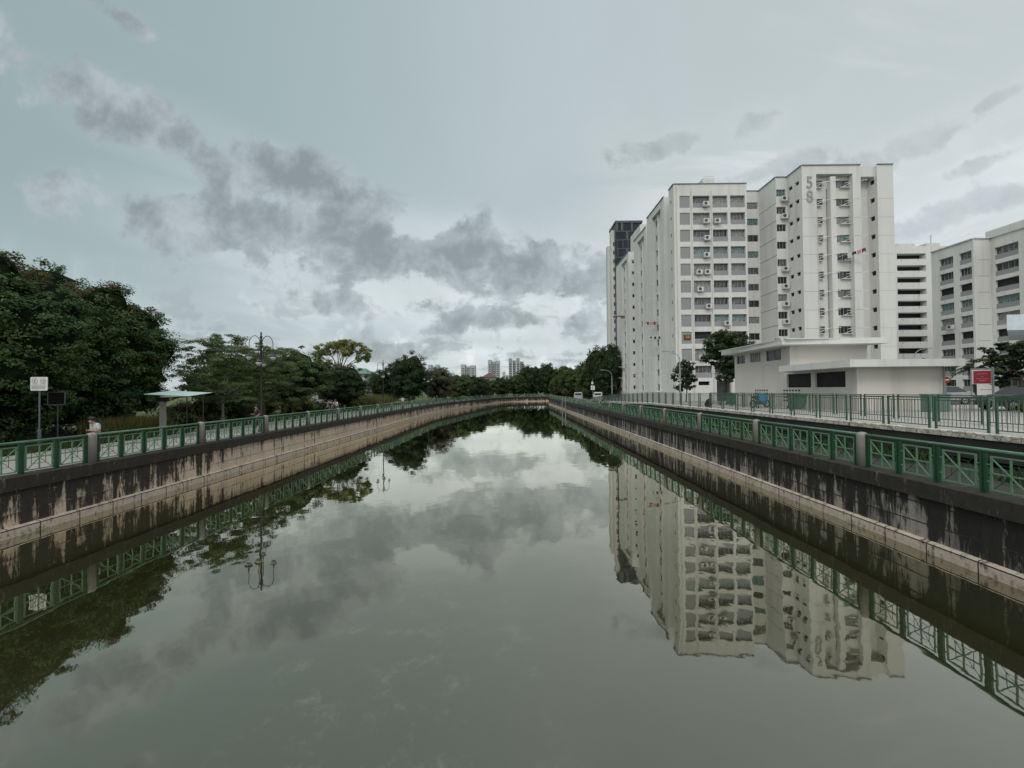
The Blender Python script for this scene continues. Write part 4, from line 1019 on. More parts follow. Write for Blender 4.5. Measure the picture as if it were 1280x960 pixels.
tree('leafy_tree', (-24.5, 46.5, 0), lobes_round(4.2, 7.4, 13, 5, base=.9), 300, .6, 26000, .20, 'leaf_feather', 'rounded green tree right of the ornate lamp', group=G2, trunk_h=2.2, r0=.17, seed=23, core=.6, up=.8, flat=.5)
tree('leafy_tree', (-22.0, 54.5, 0), lobes_round(3.2, 5.9, 12, 6, base=.4), 240, .55, 22000, .20, 'leaf_dark', 'low dark bushy tree behind the cyclists', group=G2, trunk_h=1.6, r0=.15, seed=24, core=.7, up=.7, flat=.5)
yl = [(-1.9, 0, 8.5, 1.5, 1.4, .8), (-.6, .6, 9.2, 1.3, 1.2, .55), (.9, .4, 9.1, 1.3, 1.3, .7), (2.4, -.2, 8.6, 1.3, 1.3, .8), (3.6, .2, 7.8, 1.1, 1.0, .7), (-3.1, .4, 7.5, 1.0, 1.1, .7), (1.2, -.6, 8.0, .9, 1.0, .5), (-2.2, -.4, 6.7, 1.0, 1.0, .5), (3.0, .3, 6.9, .9, .9, .4)]
tree('yellow_tree', (-24.6, 60, 0), yl, 240, .40, 17000, .19, 'leaf_yellow', 'sparse yellow-green tree with bare branches above the others', group=G2, trunk_h=6.0, r0=.19, seed=25, core=0, up=.9, flat=.7, bark='bark_pale', nl_=12)
tree('leafy_tree', (-20.2, 82, 0), lobes_round(4.2, 9.6, 13, 8, base=.5), 300, .7, 20000, .28, 'leaf_dark', 'tall dark round-headed tree beyond the second lamp on the left', group=G2, trunk_h=3, r0=.2, seed=26, core=.72)
tree('leafy_tree', (-25.0, 84, 0), lobes_round(4.0, 7.2, 12, 9, base=.3), 240, .7, 14000, .28, 'leaf_dark', 'dark tree beside the viaduct, left of the tall round one', group=G2, trunk_h=2.5, r0=.2, seed=27, core=.72)
tree('blossom_tree', (-17.0, 93, 0), lobes_round(4.6, 7.6, 12, 10, base=.6), 260, .7, 13000, .28, 'leaf_dull', 'dull brownish tree on the bend of the left bank', group=G2, trunk_h=3, r0=.18, seed=28, core=.5)
# far trees: a few prototypes copied
fp = []
for i, (mat, sd_) in enumerate((('leaf_dark', 31), ('leaf_feather', 32), ('leaf_dark', 33))):
    fp.append((mat, sd_))
protos = []
G3 = 'trees along the far bank'
far_spots = [  # x, y, height, radius, proto, label
    (-14.5, 112, 6.8, 4.2, 1, 'leafy tree on the left bend, nearest of the far bank trees'), (-12.0, 126, 7.0, 4.5, 0, 'dark tree on the left bend, second of the far bank trees'),
    (-22, 128, 8.6, 5.2, 2, 'broad dark tree set back from the left bend'), (-9.5, 143, 6.6, 4.6, 1, 'leafy tree where the left bank meets the far bank'), (-15.5, 152, 7.6, 5.2, 0, 'dark tree set back behind the bend'),
    (-4.0, 163, 7.4, 5.0, 2, 'dark far tree below the red roofed pavilion'), (2.0, 166, 8.8, 4.6, 1, 'leafy far tree under the gap between skyline towers'), (6.2, 167, 12.4, 5.2, 0, 'round dark far tree below the grey skyline tower'),
    (13.0, 168, 12.9, 5.4, 2, 'round dark far tree, right of the one below the grey tower'), (19.5, 166, 12.0, 5.0, 1, 'green far tree at the end of the right bank'),
    (13.6, 122, 6.4, 3.2, 1, 'small leafy tree at the right bank corner'), (16.8, 119, 8.6, 4.3, 1, 'feathery tree on the right bank before the corner'), (22.0, 125, 10.5, 5.0, 2, 'dark tree behind the feathery right bank tree'),
    (19.0, 106, 8.6, 3.9, 1, 'green tree behind the parked vans, left of the big one'), (23.0, 113, 13.6, 5.2, 0, 'tall dark tree between the vans and the pale tower'), (22.2, 101, 12.9, 4.8, 2, 'tall dark tree nearest the far corner of the numbered block'),
    (-31, 110, 8.5, 6, 1, 'leafy tree far behind the left bank'), (-40, 95, 9.0, 6.5, 0, 'dark tree far behind the yellow-green tree'), (-36, 62, 7.5, 5.5, 2, 'dark tree behind the rounded left bank tree'), (-30.5, 46, 6.6, 4.4, 0, 'dark tree behind the spreading left bank trees')]
protosnap = {}
for x, y, h_, r_, pi_, lab in far_spots:
    if pi_ not in protosnap:
        mat, sd_ = fp[pi_]
        e = tree('far_tree', (x, y, 0), lobes_round(4.5, 8.0, 14, sd_, base=.2), 330, .7, 15000, .34, mat, lab, group=G3, trunk_h=3, r0=.22, seed=sd_, core=.76); protosnap[pi_] = snapshot(e)
    else: e = copy_tree(protosnap[pi_])
    tag(e, lab, 'tree', G3); e.location = (x, y, 0); e.scale = (r_ / 4.5, r_ / 4.5, h_ / 8.0); e.rotation_euler.z = random.uniform(0, 6.28)
# trees in front of the flats
tree('broadleaf_tree', (24.3, 48, .8), [(-.2, 0, 6.9, 2.0, 1.9, 1.3), (-1.0, .3, 5.6, 1.7, 1.5, 1.3), (1.3, 0, 6.2, 1.5, 1.4, 1.1), (.5, 0, 4.3, 1.7, 1.4, 1.1), (.0, 0, 3.0, 1.1, 1.1, .8)], 190, .42, 9000, .26, 'leaf_dark', 'broad-leaved dark tree in front of the numbered block, beside the service building', trunk_h=3.5, r0=.14, seed=41, core=.66, aspect=.6)
tree('broadleaf_tree', (20.5, 50.5, .75), [(0, 0, 4.2, 1.0, .9, .9), (-.5, 0, 3.2, 1.0, .9, .8), (.5, 0, 2.6, .9, .9, .7), (-.3, 0, 1.9, .8, .8, .5)], 80, .36, 2200, .30, 'leaf_dark', 'small sparse young tree in front of the numbered block', trunk_h=2.6, r0=.07, seed=42, core=.3, aspect=.6)
tree('broadleaf_tree', (30.6, 49, .8), [(0, 0, 6.1, 1.6, 1.4, .9), (-1.4, 0, 5.5, 1.2, 1, .7), (1.4, 0, 5.9, 1.2, 1, .7)], 90, .4, 4000, .26, 'leaf_dark', 'dark tree top showing over the service building roof', trunk_h=4, r0=.12, seed=43, core=.5)
tree('tiered_tree', (46.0, 38.5, .9), layered(3.4, 5.6, 16, 44, 1.2), 200, .42, 11000, .24, 'leaf_dark', 'dark tiered tree by the car park at the right edge', trunk_h=2.5, r0=.15, seed=44, core=.4, up=1.0, flat=.4)
tree('leafy_tree', (44.5, 47, .9), lobes_round(2.5, 4.6, 9, 45, base=.3), 120, .45, 5000, .26, 'leaf_dark', 'bushy tree behind the red sign', trunk_h=2, r0=.12, seed=45, core=.7)
# palm
pl = empty('palm_tree', (XP(1212, 43), 43, .9), 0, 'small palm with arching fronds above the red sign', 'palm')
q = MB(); q.tube([(0, 0, -.2), (.05, 0, 1.6), (.0, 0, 3.2)], [.16, .12, .10], 8); q.build('trunk', 'bark', pl, True)
P_, Nn = [], []; r_ = random.Random(9)
for k in range(15):
    a = k * 2.399; L = r_.uniform(1.5, 2.1); up_ = r_.uniform(.2, 1.2)
    for i in range(26):
        t_ = i / 25; c = Vector((math.cos(a) * L * t_, math.sin(a) * L * t_, 3.2 + up_ * math.sin(t_ * 2.0) - 1.1 * t_ * t_))
        for s_ in (-1, 1):
            for j in (0, 1): P_.append((c.x - s_ * math.sin(a) * (.09 + .15 * j) * (1.2 - t_), c.y + s_ * math.cos(a) * (.09 + .15 * j) * (1.2 - t_), c.z - .06 - .1 * j)); Nn.append((0, 0, 1))
P_ = np.array(P_); Nn = np.array(Nn, dtype=float)
inst('fronds', leaf_mesh('fronds', P_, Nn, np.full(len(P_), .26), np.stack([np.random.default_rng(1).random(len(P_)), np.zeros(len(P_))], 1), 'leaf_dark', 3, .3), pl)
# hedges, bushes and reeds
def bush(name, x, y, sx, sy, h, n, leaf, mat, lab, cat, seed, z=0.0, hang=False, core=.8):
    r = random.Random(seed); e = empty(name, (x, y, z), 0, lab, cat)
    k = max(3, int(max(sx, sy) / 1.0)); lb_ = []
    for i in range(k * 2): lb_.append((r.uniform(-sx, sx) * .75, r.uniform(-sy, sy) * .75, h * r.uniform(.35, .55), min(sx, 1.4) * r.uniform(.5, .8), min(sy, 1.4) * r.uniform(.5, .8), h * r.uniform(.42, .55)))
    P_, Nn, T = clumps(lb_, 16 * k * 2, .35, n, seed, .6, .8, .1); rr_ = np.random.default_rng(seed)
    c = inst('foliage', leaf_mesh('foliage', P_, Nn, leaf * rr_.uniform(.6, 1.3, len(P_)), np.stack([T, rr_.random(len(P_)) * .4], 1), mat, seed), e)
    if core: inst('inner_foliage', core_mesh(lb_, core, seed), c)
    return e
bush('bush', -24.5, 33.0, 1.6, 1.0, 1.9, 6000, .12, 'leaf_hedge', 'yellow-green bush behind the metal shelter', 'bush', 51)
bush('hedge', -22.6, 41.5, 3.4, .9, 2.0, 9000, .13, 'leaf_hedge', 'bright green hedge on both sides of the ornate lamp', 'hedge', 52)
bush('hedge', -28.5, 37.5, 3.5, 1.2, 1.6, 7000, .14, 'leaf_dark', 'dark hedge behind the spreading tree', 'hedge', 53)
bush('bush', -22.5, 28.5, 1.2, .8, 1.2, 3500, .11, 'leaf_feather', 'weedy bush between the dense clump and the shelter', 'bush', 54)
bush('bush', -21.6, 45.6, 1.4, .9, 1.5, 3000, .14, 'leaf_dark', 'dark bush by the left path before the cyclists', 'bush', 57)
bush('bush', -19.5, 53.5, .7, .7, 1.9, 1500, .16, 'leaf_hedge', 'light green young shrub beside the cyclists', 'bush', 58)
bush('bush', -24.8, 37.0, 2.2, 1.2, 2.3, 7000, .13, 'leaf_dark', 'dark bush filling the gap left of the ornate lamp', 'bush', 59)
bush('bush', -23.6, 17.0, 2.2, 1.0, 1.3, 7000, .11, 'leaf_dark', 'dark undergrowth behind the white notice', 'bush', 60)
def reeds(x, y, sx, sy, h, n, lab, seed):
    e = empty('reeds', (x, y, 0), 0, lab, 'reeds'); r = np.random.default_rng(seed)
    px = r.uniform(-sx, sx, n); py = r.uniform(-sy, sy, n); hh_ = h * r.uniform(.5, 1.1, n); a = r.uniform(0, 6.28, n); lx = r.normal(0, .25, n); ly = r.normal(0, .25, n); w = .035 + .02 * r.random(n)
    v = np.zeros((n, 3, 3)); v[:, 0] = np.stack([px - np.cos(a) * w, py - np.sin(a) * w, np.zeros(n)], 1); v[:, 1] = np.stack([px + np.cos(a) * w, py + np.sin(a) * w, np.zeros(n)], 1); v[:, 2] = np.stack([px + lx, py + ly, hh_], 1)
    me = bpy.data.meshes.new('blades'); me.from_pydata(v.reshape(-1, 3).tolist(), [], [[3 * i, 3 * i + 1, 3 * i + 2] for i in range(n)]); me.materials.append(MATS['reed'])
    ca = me.color_attributes.new('tint', 'FLOAT_COLOR', 'POINT'); c = np.zeros((n, 3, 4)); c[:, :, 0] = r.random(n)[:, None]; c[:, :, 1] = (r.random(n)[:, None] < .2) * .8; c[:, :, 3] = 1; ca.data.foreach_set('color', c.reshape(-1))
    o = inst('blades', me, e); return e
reeds(-21.5, 64, 2.4, 4, 2.0, 5000, 'tall yellowish reeds beside the far part of the left path', 61)
reeds(-22.0, 24.3, .8, 2.2, 1.15, 2400, 'tall grass at the foot of the dense clump near the shelter', 62)
# rough grass along the left path edge
r = np.random.default_rng(4); n = 26000; px = -19.95 - np.abs(r.normal(0, 1.3, n)); py = r.uniform(8, 75, n); hh_ = r.uniform(.06, .28, n)
v = np.zeros((n, 3, 3)); a = r.uniform(0, 6.28, n); w = .02
v[:, 0] = np.stack([px - np.cos(a) * w, py - np.sin(a) * w, np.full(n, -.03)], 1); v[:, 1] = np.stack([px + np.cos(a) * w, py + np.sin(a) * w, np.full(n, -.03)], 1); v[:, 2] = np.stack([px + r.normal(0, .05, n), py + r.normal(0, .05, n), hh_], 1)
me = bpy.data.meshes.new('grass'); me.from_pydata(v.reshape(-1, 3).tolist(), [], [[3 * i, 3 * i + 1, 3 * i + 2] for i in range(n)]); me.materials.append(MATS['leaf_feather'])
ca = me.color_attributes.new('tint', 'FLOAT_COLOR', 'POINT'); c = np.zeros((n, 3, 4)); c[:, :, 0] = r.random(n)[:, None] * .7; c[:, :, 3] = 1; ca.data.foreach_set('color', c.reshape(-1))
def strip_weeds(x0, x1, y0, y1, n, seed, h):
    r = np.random.default_rng(seed); px = r.uniform(x0, x1, n); cl = np.sin(px * 3 + 1); py = r.uniform(y0, y1, n); k = (np.sin(py * 1.9) + np.sin(py * .73 + 2) + r.normal(0, .5, n)) > -.1; px, py = px[k], py[k]; m = len(px)
    hh = h * r.uniform(.3, 1.2, m); a = r.uniform(0, 6.28, m); w = .03; v = np.zeros((m, 3, 3))
    v[:, 0] = np.stack([px - np.cos(a) * w, py - np.sin(a) * w, np.full(m, -.03)], 1); v[:, 1] = np.stack([px + np.cos(a) * w, py + np.sin(a) * w, np.full(m, -.03)], 1); v[:, 2] = np.stack([px + r.normal(0, .12, m), py + r.normal(0, .12, m), hh], 1)
    me = bpy.data.meshes.new('weeds'); me.from_pydata(v.reshape(-1, 3).tolist(), [], [[3 * i, 3 * i + 1, 3 * i + 2] for i in range(m)]); me.materials.append(MATS['leaf_dark'])
    ca = me.color_attributes.new('tint', 'FLOAT_COLOR', 'POINT'); c = np.zeros((m, 3, 4)); c[:, :, 0] = r.random(m)[:, None]; c[:, :, 3] = 1; ca.data.foreach_set('color', c.reshape(-1))
    o = bpy.data.objects.new('weeds', me); COL.objects.link(o); tag(o, 'weeds at the foot of the dark retaining wall behind the right railing', 'weeds', kind='stuff')
strip_weeds(12.4, 14.15, 5, 60, 9000, 71, .35)
go = bpy.data.objects.new('grass', me); COL.objects.link(go); tag(go, 'rough grass along the edge of the left path', 'grass', kind='stuff')

# ------------------------------------------------------------------ lamps, signs, shelter
def ornate_lamp():
    e = empty('ornate_lamp')
    q = MB(); q.lathe([(.17, 0), (.17, .12), (.12, .18), (.10, .7), (.075, .8), (.06, 1.0), (.05, 5.7), (.075, 5.75), (.075, 5.85), (.045, 5.9), (.05, 6.05), (.01, 6.15)], 12); q.build('pole', 'black_iron', e, True)
    for k in range(4):
        a = k * math.pi / 2 + .35; ca_, sa_ = math.cos(a), math.sin(a); pts = []
        zoff = 0 if k % 2 == 0 else -.38
        for i in range(13):
            t_ = i / 12; ang_ = math.pi * .92 * t_; rr_ = .36 - .36 * math.cos(ang_); pts.append((ca_ * (.03 + rr_ * .86), sa_ * (.03 + rr_ * .86), 5.3 + zoff + .58 * math.sin(ang_)))
        x, y = pts[-1][0], pts[-1][1]
        pts.append((x, y, 4.86 + zoff))
        q = MB(); q.tube([(ca_ * .05, sa_ * .05, 4.4 + zoff)] + pts, .021, 6)
        arm = q.build('arm', 'black_iron', e)
        q = MB(); q.lathe([(.03, .24), (.05, .12), (.17, .06), (.21, 0), (.20, -.03)], 12, (x, y, 4.64 + zoff)); lc = q.build('lantern', 'black_iron', arm, True)
        q = MB(); q.lathe([(.175, -.035), (.16, -.12), (.10, -.22), (.02, -.26)], 12, (x, y, 4.64 + zoff)); q.build('lamp_bowl', 'lamp_glass', lc, True)
    return e
ol = ornate_lamp(); osn = snapshot(ol)
for i, (x, y, lab) in enumerate(((-15.45, 25.9, 'ornate black lamp post with four arched lantern arms, nearest on the left bank'), (-15.45, 50.2, 'smaller-looking ornate black lamp post second along the left bank'), (-15.3, 76, 'ornate lamp post furthest along the left bank'))):
    o = ol if i == 0 else copy_tree(osn); o.location = (x, y, 0); tag(o, lab, 'lamp post', 'ornate lamps on the left bank')
def street_lamp():
    e = empty('street_lamp'); q = MB(); q.tube([(0, 0, -.1), (0, 0, .6), (0, 0, 5.0)], [.10, .08, .055], 8); q.build('pole', 'galvanised', e, True)
    pts = [(0, 0, 4.98)] + [(-1.6 * (1 - math.cos(t_ * .15)), 0, 5.0 + 1.0 * math.sin(t_ * .15)) for t_ in range(1, 11)]
    q = MB(); q.tube(pts, .04, 6); q.build('arm', 'galvanised', e, True)
    x, _, z = pts[-1]; q = MB(); q.box(x - .55, -.11, z - .06, x + .05, .11, z + .05); q.build('lamp_head', 'galvanised', e); return e
sl = street_lamp(); ssn = snapshot(sl)
for i, (x, y, s_, rz, lab) in enumerate(((XP(761, 76), 76, .98, 0, 'curved-arm street lamp beyond the ramp beside the far vans'), (XP(846, 46), 46, .93, 0, 'curved-arm street lamp in front of the numbered block'), (XP(1138, 52), 52, 1.05, math.pi, 'curved-arm street lamp behind the service building'))):
    o = sl if i == 0 else copy_tree(ssn); o.location = (x, y, plat(y)); o.scale = (s_,) * 3; o.rotation_euler.z = rz; tag(o, lab, 'street lamp', 'curved street lamps')
# white notice on a pole
ns = empty('notice_sign', (-20.2, 18, 0), R(8), 'white rounded notice with two round symbols on a slim pole by the left path', 'sign')
q = MB(); q.tube([(0, 0, -.1), (0, 0, .9), (0, 0, .95), (0, 0, 3.1)], [.065, .065, .030, .028], 8); q.build('pole', 'tower_frame', ns, True)
q = MB(); w_, h_, c_ = .32, .29, .045; out_ = []
for cx, cz, a0 in ((w_ - c_, h_ - c_, 0), (-w_ + c_, h_ - c_, 90), (-w_ + c_, -h_ + c_, 180), (w_ - c_, -h_ + c_, 270)):
    for k in range(4): t_ = R(a0 + k * 30); out_.append((cx + c_ * math.cos(t_), cz + c_ * math.sin(t_)))
q.poly([(p[0], -.055, p[1]) for p in out_]); q.poly([(p[0], -.035, p[1]) for p in reversed(out_)])
for i in range(len(out_)):
    a, b = out_[i], out_[(i + 1) % len(out_)]; q.poly([(a[0], -.035, a[1]), (b[0], -.035, b[1]), (b[0], -.055, b[1]), (a[0], -.055, a[1])])
bo = q.build('board', 'sign_white', ns, loc=(.02, 0, 2.86))
q = MB()
for cx in (-.15, .16):
    ring = [(cx + .095 * math.cos(t_ * .3927), -.060, .13 + .095 * math.sin(t_ * .3927)) for t_ in range(17)]; q.tube(ring, .008, 5, False)
q.bar((-.165, -.060, .07), (-.145, -.060, .19), .008, .04, (1, 0, 0)); q.bar((-.19, -.060, .07), (-.15, -.060, .12), .006, .02, (1, 0, 0))
q.bar((.11, -.060, .11), (.21, -.060, .13), .006, .035, (1, 0, 0)); q.box(.19, -.062, .12, .215, -.058, .16)
for i, (a, b) in enumerate(((-.24, -.06), (.06, .26), (-.26, .26), (-.26, .26), (-.26, .22))):
    z = (-.005, -.005, -.09, -.14, -.19)[i]; q.box(a, -.062, z - .011, b, -.058, z + .008)
q.build('symbols', 'digit_grey', bo)
bb = empty('dark_sign', (-20.05, 18.5, 0), R(8), 'black framed board just below and right of the white notice', 'sign')
q = MB(); q.box(-.28, -.02, 1.95, .38, .02, 2.50); q.build('board', 'sign_black', bb); q = MB()
for a, b in (((-.28, 2.50), (.38, 2.50)), ((.38, 1.95), (.38, 2.50)), ((-.28, 1.95), (.38, 1.95)), ((-.28, 1.95), (-.28, 2.50))): q.bar((a[0], -.025, a[1]), (b[0], -.025, b[1]), .02, .025, (0, 1, 0) if a[0] == b[0] else (0, 0, 1))
q.build('frame', 'tower_frame', bb); MATS['sign_black'].node_tree.nodes['Principled BSDF'].inputs['Specular IOR Level'].default_value = .1; q = MB(); q.tube([(.05, .04, -.1), (.05, .04, 2.4)], .03, 8); q.build('pole', 'black_iron', bb)
# shelter
sh = empty('shelter', (-19.9, 24.0, 0), 0, 'small shelter with pale teal corrugated roof on a grey concrete post', 'shelter')
q = MB(); q.box(-.11, -.11, -.1, .11, .11, 1.95); q.build('post', 'post_concrete', sh)
q = MB(); q.box(-.30, -.14, 1.95, .26, .14, 2.18); q.build('bracket', 'black_iron', sh)
q = MB(); n = 28
for i in range(n):
    t0, t1 = i / n, (i + 1) / n; f_ = lambda t_: (-.30 + 2.5 * t_, 2.46 - .13 * t_ + .018 * math.sin(t_ * 88))
    a, b = f_(t0), f_(t1)
    q.poly([(a[0], -.9, a[1] - .08), (b[0], -.9, b[1] - .08), (b[0], .9, b[1] + .1), (a[0], .9, a[1] + .1)]); q.poly([(a[0], .9, a[1] + .08), (b[0], .9, b[1] + .08), (b[0], -.9, b[1] - .10), (a[0], -.9, a[1] - .10)])
    q.poly([(a[0], -.9, a[1] - .10), (b[0], -.9, b[1] - .10), (b[0], -.9, b[1] - .08), (a[0], -.9, a[1] - .08)])
q.build('roof', 'teal_sheet', sh)
q = MB(); q.bar((0, 0, 2.1), (2.3, 0, 2.30), .05, .07); q.bar((0, 0, 1.9), (1.0, 0, 2.2), .04, .05); q.tube([(2.0, .4, 0), (2.0, .4, 2.3)], .03, 6); q.tube([(.9, .6, 0), (.9, .6, 2.3)], .03, 6); q.build('brackets', 'black_iron', sh)
# red sign
rs = empty('red_sign', (XP(1221, 24.5), 24.5, .95), R(-6), 'red board sign with white lettering lines on two posts by the car park', 'sign')
q = MB(); q.box(-.475, -.03, 1.57, .485, .03, 2.40); q.build('border', 'sign_white', rs); q = MB(); q.box(-.45, -.045, 1.60, .46, -.031, 2.33); q.build('board', 'sign_red', rs)
q = MB()
for z_, a, b in ((2.16, -.28, .26), (2.02, -.05, .05), (1.87, -.33, .32), (1.77, -.16, .18)):
    x = a
    while x < b: wd = random.uniform(.03, .10); q.box(x, -.05, z_ - .016, min(x + wd, b), -.046, z_ + .016); x += wd + .02
q.build('lettering', 'pink_cloth', rs)
q = MB(); q.tube([(-.48, .06, 0), (-.48, .06, 2.45)], .035, 8); q.build('post', 'galvanised', rs); q = MB(); q.tube([(.64, .06, 0), (.64, .06, 2.55)], .05, 8); q.build('post', 'galvanised', rs)
q = MB(); q.bar((-.5, .06, 2.46), (.64, .06, 2.46), .05, .04); q.build('crossbar', 'galvanised', rs)
ne = empty('no_entry_sign', (XP(1177.5, 27.5), 27.5, .95), 0, 'round red no-entry sign at the corner of the service building', 'road sign')
q = MB(); q.tube([(0, .05, 0), (0, .05, 2.1)], .03, 8); q.build('post', 'galvanised', ne); q = MB(); q.disc((0, 0, 1.88), (0, 1, 0), .21, 20, .02); q.build('disc', 'sign_red', ne); q = MB(); q.box(-.14, -.016, 1.85, .14, -.011, 1.91); q.build('bar', 'sign_white', ne)
wsn = empty('notice_board', (XP(737, 84), 84, 0), 0, 'pair of small white boards on a pole beside the far vans', 'sign')
q = MB(); q.tube([(0, .05, 0), (0, .05, 4.4)], .04, 6); q.build('post', 'galvanised', wsn); q = MB(); q.box(-.38, -.02, 2.35, -.05, .02, 3.2); q.box(.05, -.02, 2.35, .38, .02, 3.2); q.build('board', 'sign_white', wsn); q = MB(); q.box(-.28, -.02, 3.5, .1, .02, 3.95); q.build('small_board', 'sign_white', wsn)
# water gauge posts in the canal
gp = empty('gauge_post', (9.75, 82, WL - .5), 0, 'pair of tall grey posts standing in the water against the right wall', 'post')
for dx_ in (-.35, .25): q = MB(); q.tube([(dx_, 0, 0), (dx_, 0, 3.2)], .09, 8); q.build('post', 'galvanised', gp)
q = MB(); q.bar((-.35, 0, 3.0), (.25, 0, 3.0), .05, .06); q.build('crossbar', 'galvanised', gp)

# ------------------------------------------------------------------ vehicles and small things
def car(loc, rz, mat, lab, van=False, group='cars in the car park'):
    e = empty('parked_van' if van else 'parked_car', loc, rz, lab, 'van' if van else 'car', group); Wd = .87
    if van: prof = [(-2.3, .35), (2.3, .35), (2.35, .85), (2.1, 1.1), (1.5, 1.85), (-2.15, 1.9), (-2.32, 1.2)]
    else: prof = [(-2.2, .30), (2.2, .30), (2.25, .62), (2.0, .82), (1.05, .93), (-1.55, .98), (-2.1, .95), (-2.25, .6)]
    def loft(m, pr, wb_, wt_, zlo, zhi):
        n = len(pr); f_ = lambda z: wb_ + (wt_ - wb_) * max(0, min(1, (z - zlo) / (zhi - zlo + 1e-6)))
        A = [(x, -f_(z), z) for x, z in pr]; B = [(x, f_(z), z) for x, z in pr]; m.poly(A); m.poly(B[::-1])
        for i in range(n): j = (i + 1) % n; m.poly([A[j], A[i], B[i], B[j]])
    m = MB(); loft(m, prof, Wd, Wd * (.86 if van else .96), .9, 1.9 if van else 1.0); b_ = m.build('body', mat, e); md = b_.modifiers.new('soft', 'BEVEL'); md.width = .06; md.segments = 2
    if van:
        m = MB()
        for sgn in (-1, 1): m.box(-1.9, sgn * .845 - .02, 1.2, 1.2, sgn * .845 + .02, 1.62)
        m.poly([(2.08, -.7, 1.16), (2.08, .7, 1.16), (1.56, .68, 1.80), (1.56, -.68, 1.80)]); m.box(-2.30, -.65, 1.25, -2.24, .65, 1.7); m.build('windows', 'car_glass', e)
    else:
        m = MB(); loft(m, [(-1.75, .96), (1.1, .92), (.45, 1.38), (-1.15, 1.42)], .80, .60, .93, 1.42); m.build('windows', 'car_glass', e)
        m = MB(); m.box(-1.08, -.58, 1.415, .42, .58, 1.45); rf_ = m.build('roof', mat, e); md = rf_.modifiers.new('soft', 'BEVEL'); md.width = .015; md.segments = 2
    for x in (-1.4, 1.42):
        for sgn in (-1, 1):
            m = MB(); m.disc((x, sgn * .80, .31), (0, 1, 0), .31, 18, .2); w_ = m.build('wheel', 'tyre', e, False); m = MB(); m.disc((x, sgn * .905, .31), (0, 1, 0), .19, 12, .015); m.build('rim', 'rim', w_)
    for sgn in (-1, 1):
        m = MB(); m.box(2.19, sgn * .6 - .18, .6, 2.27, sgn * .6 + .18, .72); m.build('headlight', 'lamp_glass', e); m = MB(); m.box(-2.28, sgn * .65 - .14, .68, -2.2, sgn * .65 + .14, .82); m.build('tail_light', 'light_red', e)
    return e
car((30.4, 25.3, .96), R(172), 'car_green', 'dark green car parked nearest behind the fence at the right edge')
car((36.6, 30.2, .96), R(178), 'car_black', 'black car parked behind the red sign')
car((43.0, 33.8, .96), R(182), 'car_white', 'white car parked under the tiered tree')
car((34.2, 34.5, .96), R(176), 'car_silver', 'silver car parked furthest back beside the service building')
car((40.5, 27.2, .96), R(170), 'car_silver', 'silver car parked right of the red sign post')
car((XP(719, 88), 88, 0), R(80), 'car_silver', 'pale pinkish van parked left of the far notice boards', True, 'vans beyond the ramp')
car((XP(744, 86), 86, 0), R(75), 'car_white', 'white van parked right of the far notice boards', True, 'vans beyond the ramp')
# wheeled bins, boxes
def wheelie(loc, lab, rz=0):
    e = empty('wheelie_bin', loc, rz, lab, 'bin', 'green bins by the service building'); m = MB()
    A = [(-.24, -.26), (.24, -.26), (.24, .26), (-.24, .26)]; B = [(-.30, -.33), (.30, -.33), (.30, .36), (-.30, .36)]
    for i in range(4): j = (i + 1) % 4; m.poly([(*A[i], .08), (*A[j], .08), (*B[j], .95), (*B[i], .95)])
    m.poly([(*p, .08) for p in A[::-1]]); m.build('bin_body', 'bin_green', e); m = MB(); m.box(-.33, -.36, .955, .33, .38, 1.02); m.bar((-.28, .42, .93), (.28, .42, .93), .04, .04); m.build('lid', 'bin_green', e)
    for s_ in (-1, 1): m = MB(); m.disc((s_ * .27, .27, .10), (1, 0, 0), .10, 12, .05); m.build('wheel', 'tyre', e)
wheelie((XP(988, 30), 30, .95), 'dark green bin by the service building, left of the pair'); wheelie((XP(994, 29.2), 29.2, .95), 'dark green bin by the service building, right of the pair')
wheelie((XP(909, 37), 37, .95), 'lighter green bin near the corner left of the service building')
ub = empty('utility_box', (XP(1163, 24.4), 24.4, .95), 0, 'low green metal utility cabinet in front of the service building', 'cabinet')
q = MB(); q.box(-.62, -.25, .06, .62, .25, .98); bq = q.build('cabinet', 'box_green', ub); q = MB(); q.box(-.66, -.28, .98, .66, .28, 1.03); q.build('lid', 'box_green', ub); q = MB(); q.box(-.58, -.23, 0, .58, .23, .059); q.build('base', 'post_concrete', ub); q = MB(); q.box(-.008, -.257, .1, .008, -.252, .95); q.box(.1, -.275, .5, .16, -.252, .56); q.build('door_seam', 'groove', ub)
# planters with hedge behind fence
bush('hedge', 30.0, 23.0, 2.8, .5, .62, 5200, .08, 'leaf_feather', 'low clipped hedge between the inner fence and the cars', 'hedge', 55, z=.95)
# motorcycle with blue cover
mc = empty('motorcycle', (XP(945, 31.5), 31.5, .95), R(15), 'parked motorcycle half hidden by a bright blue cover beside the bins', 'motorcycle')
for x in (-.62, .62):
    m = MB(); ring = [(x + .24 * math.cos(t_ * .3927), 0, .30 + .24 * math.sin(t_ * .3927)) for t_ in range(17)]; m.tube(ring, .055, 8, False); w_ = m.build('wheel', 'tyre', mc, True); m = MB(); m.disc((x, 0, .30), (0, 1, 0), .06, 10, .1)
    for k in range(5): t_ = k * 1.2566; m.bar((x, 0, .30), (x + .2 * math.cos(t_), 0, .30 + .2 * math.sin(t_)), .02, .02, (0, 1, 0))
    m.build('rim', 'rim', w_)
m = MB(); m.tube([(-.62, 0, .3), (-.25, 0, .45), (.25, 0, .42), (.45, 0, .85), (.62, 0, .3)], [.04, .07, .08, .05, .035], 8); m.box(-.2, -.14, .25, .22, .14, .5); m.build('frame', 'black_iron', mc)
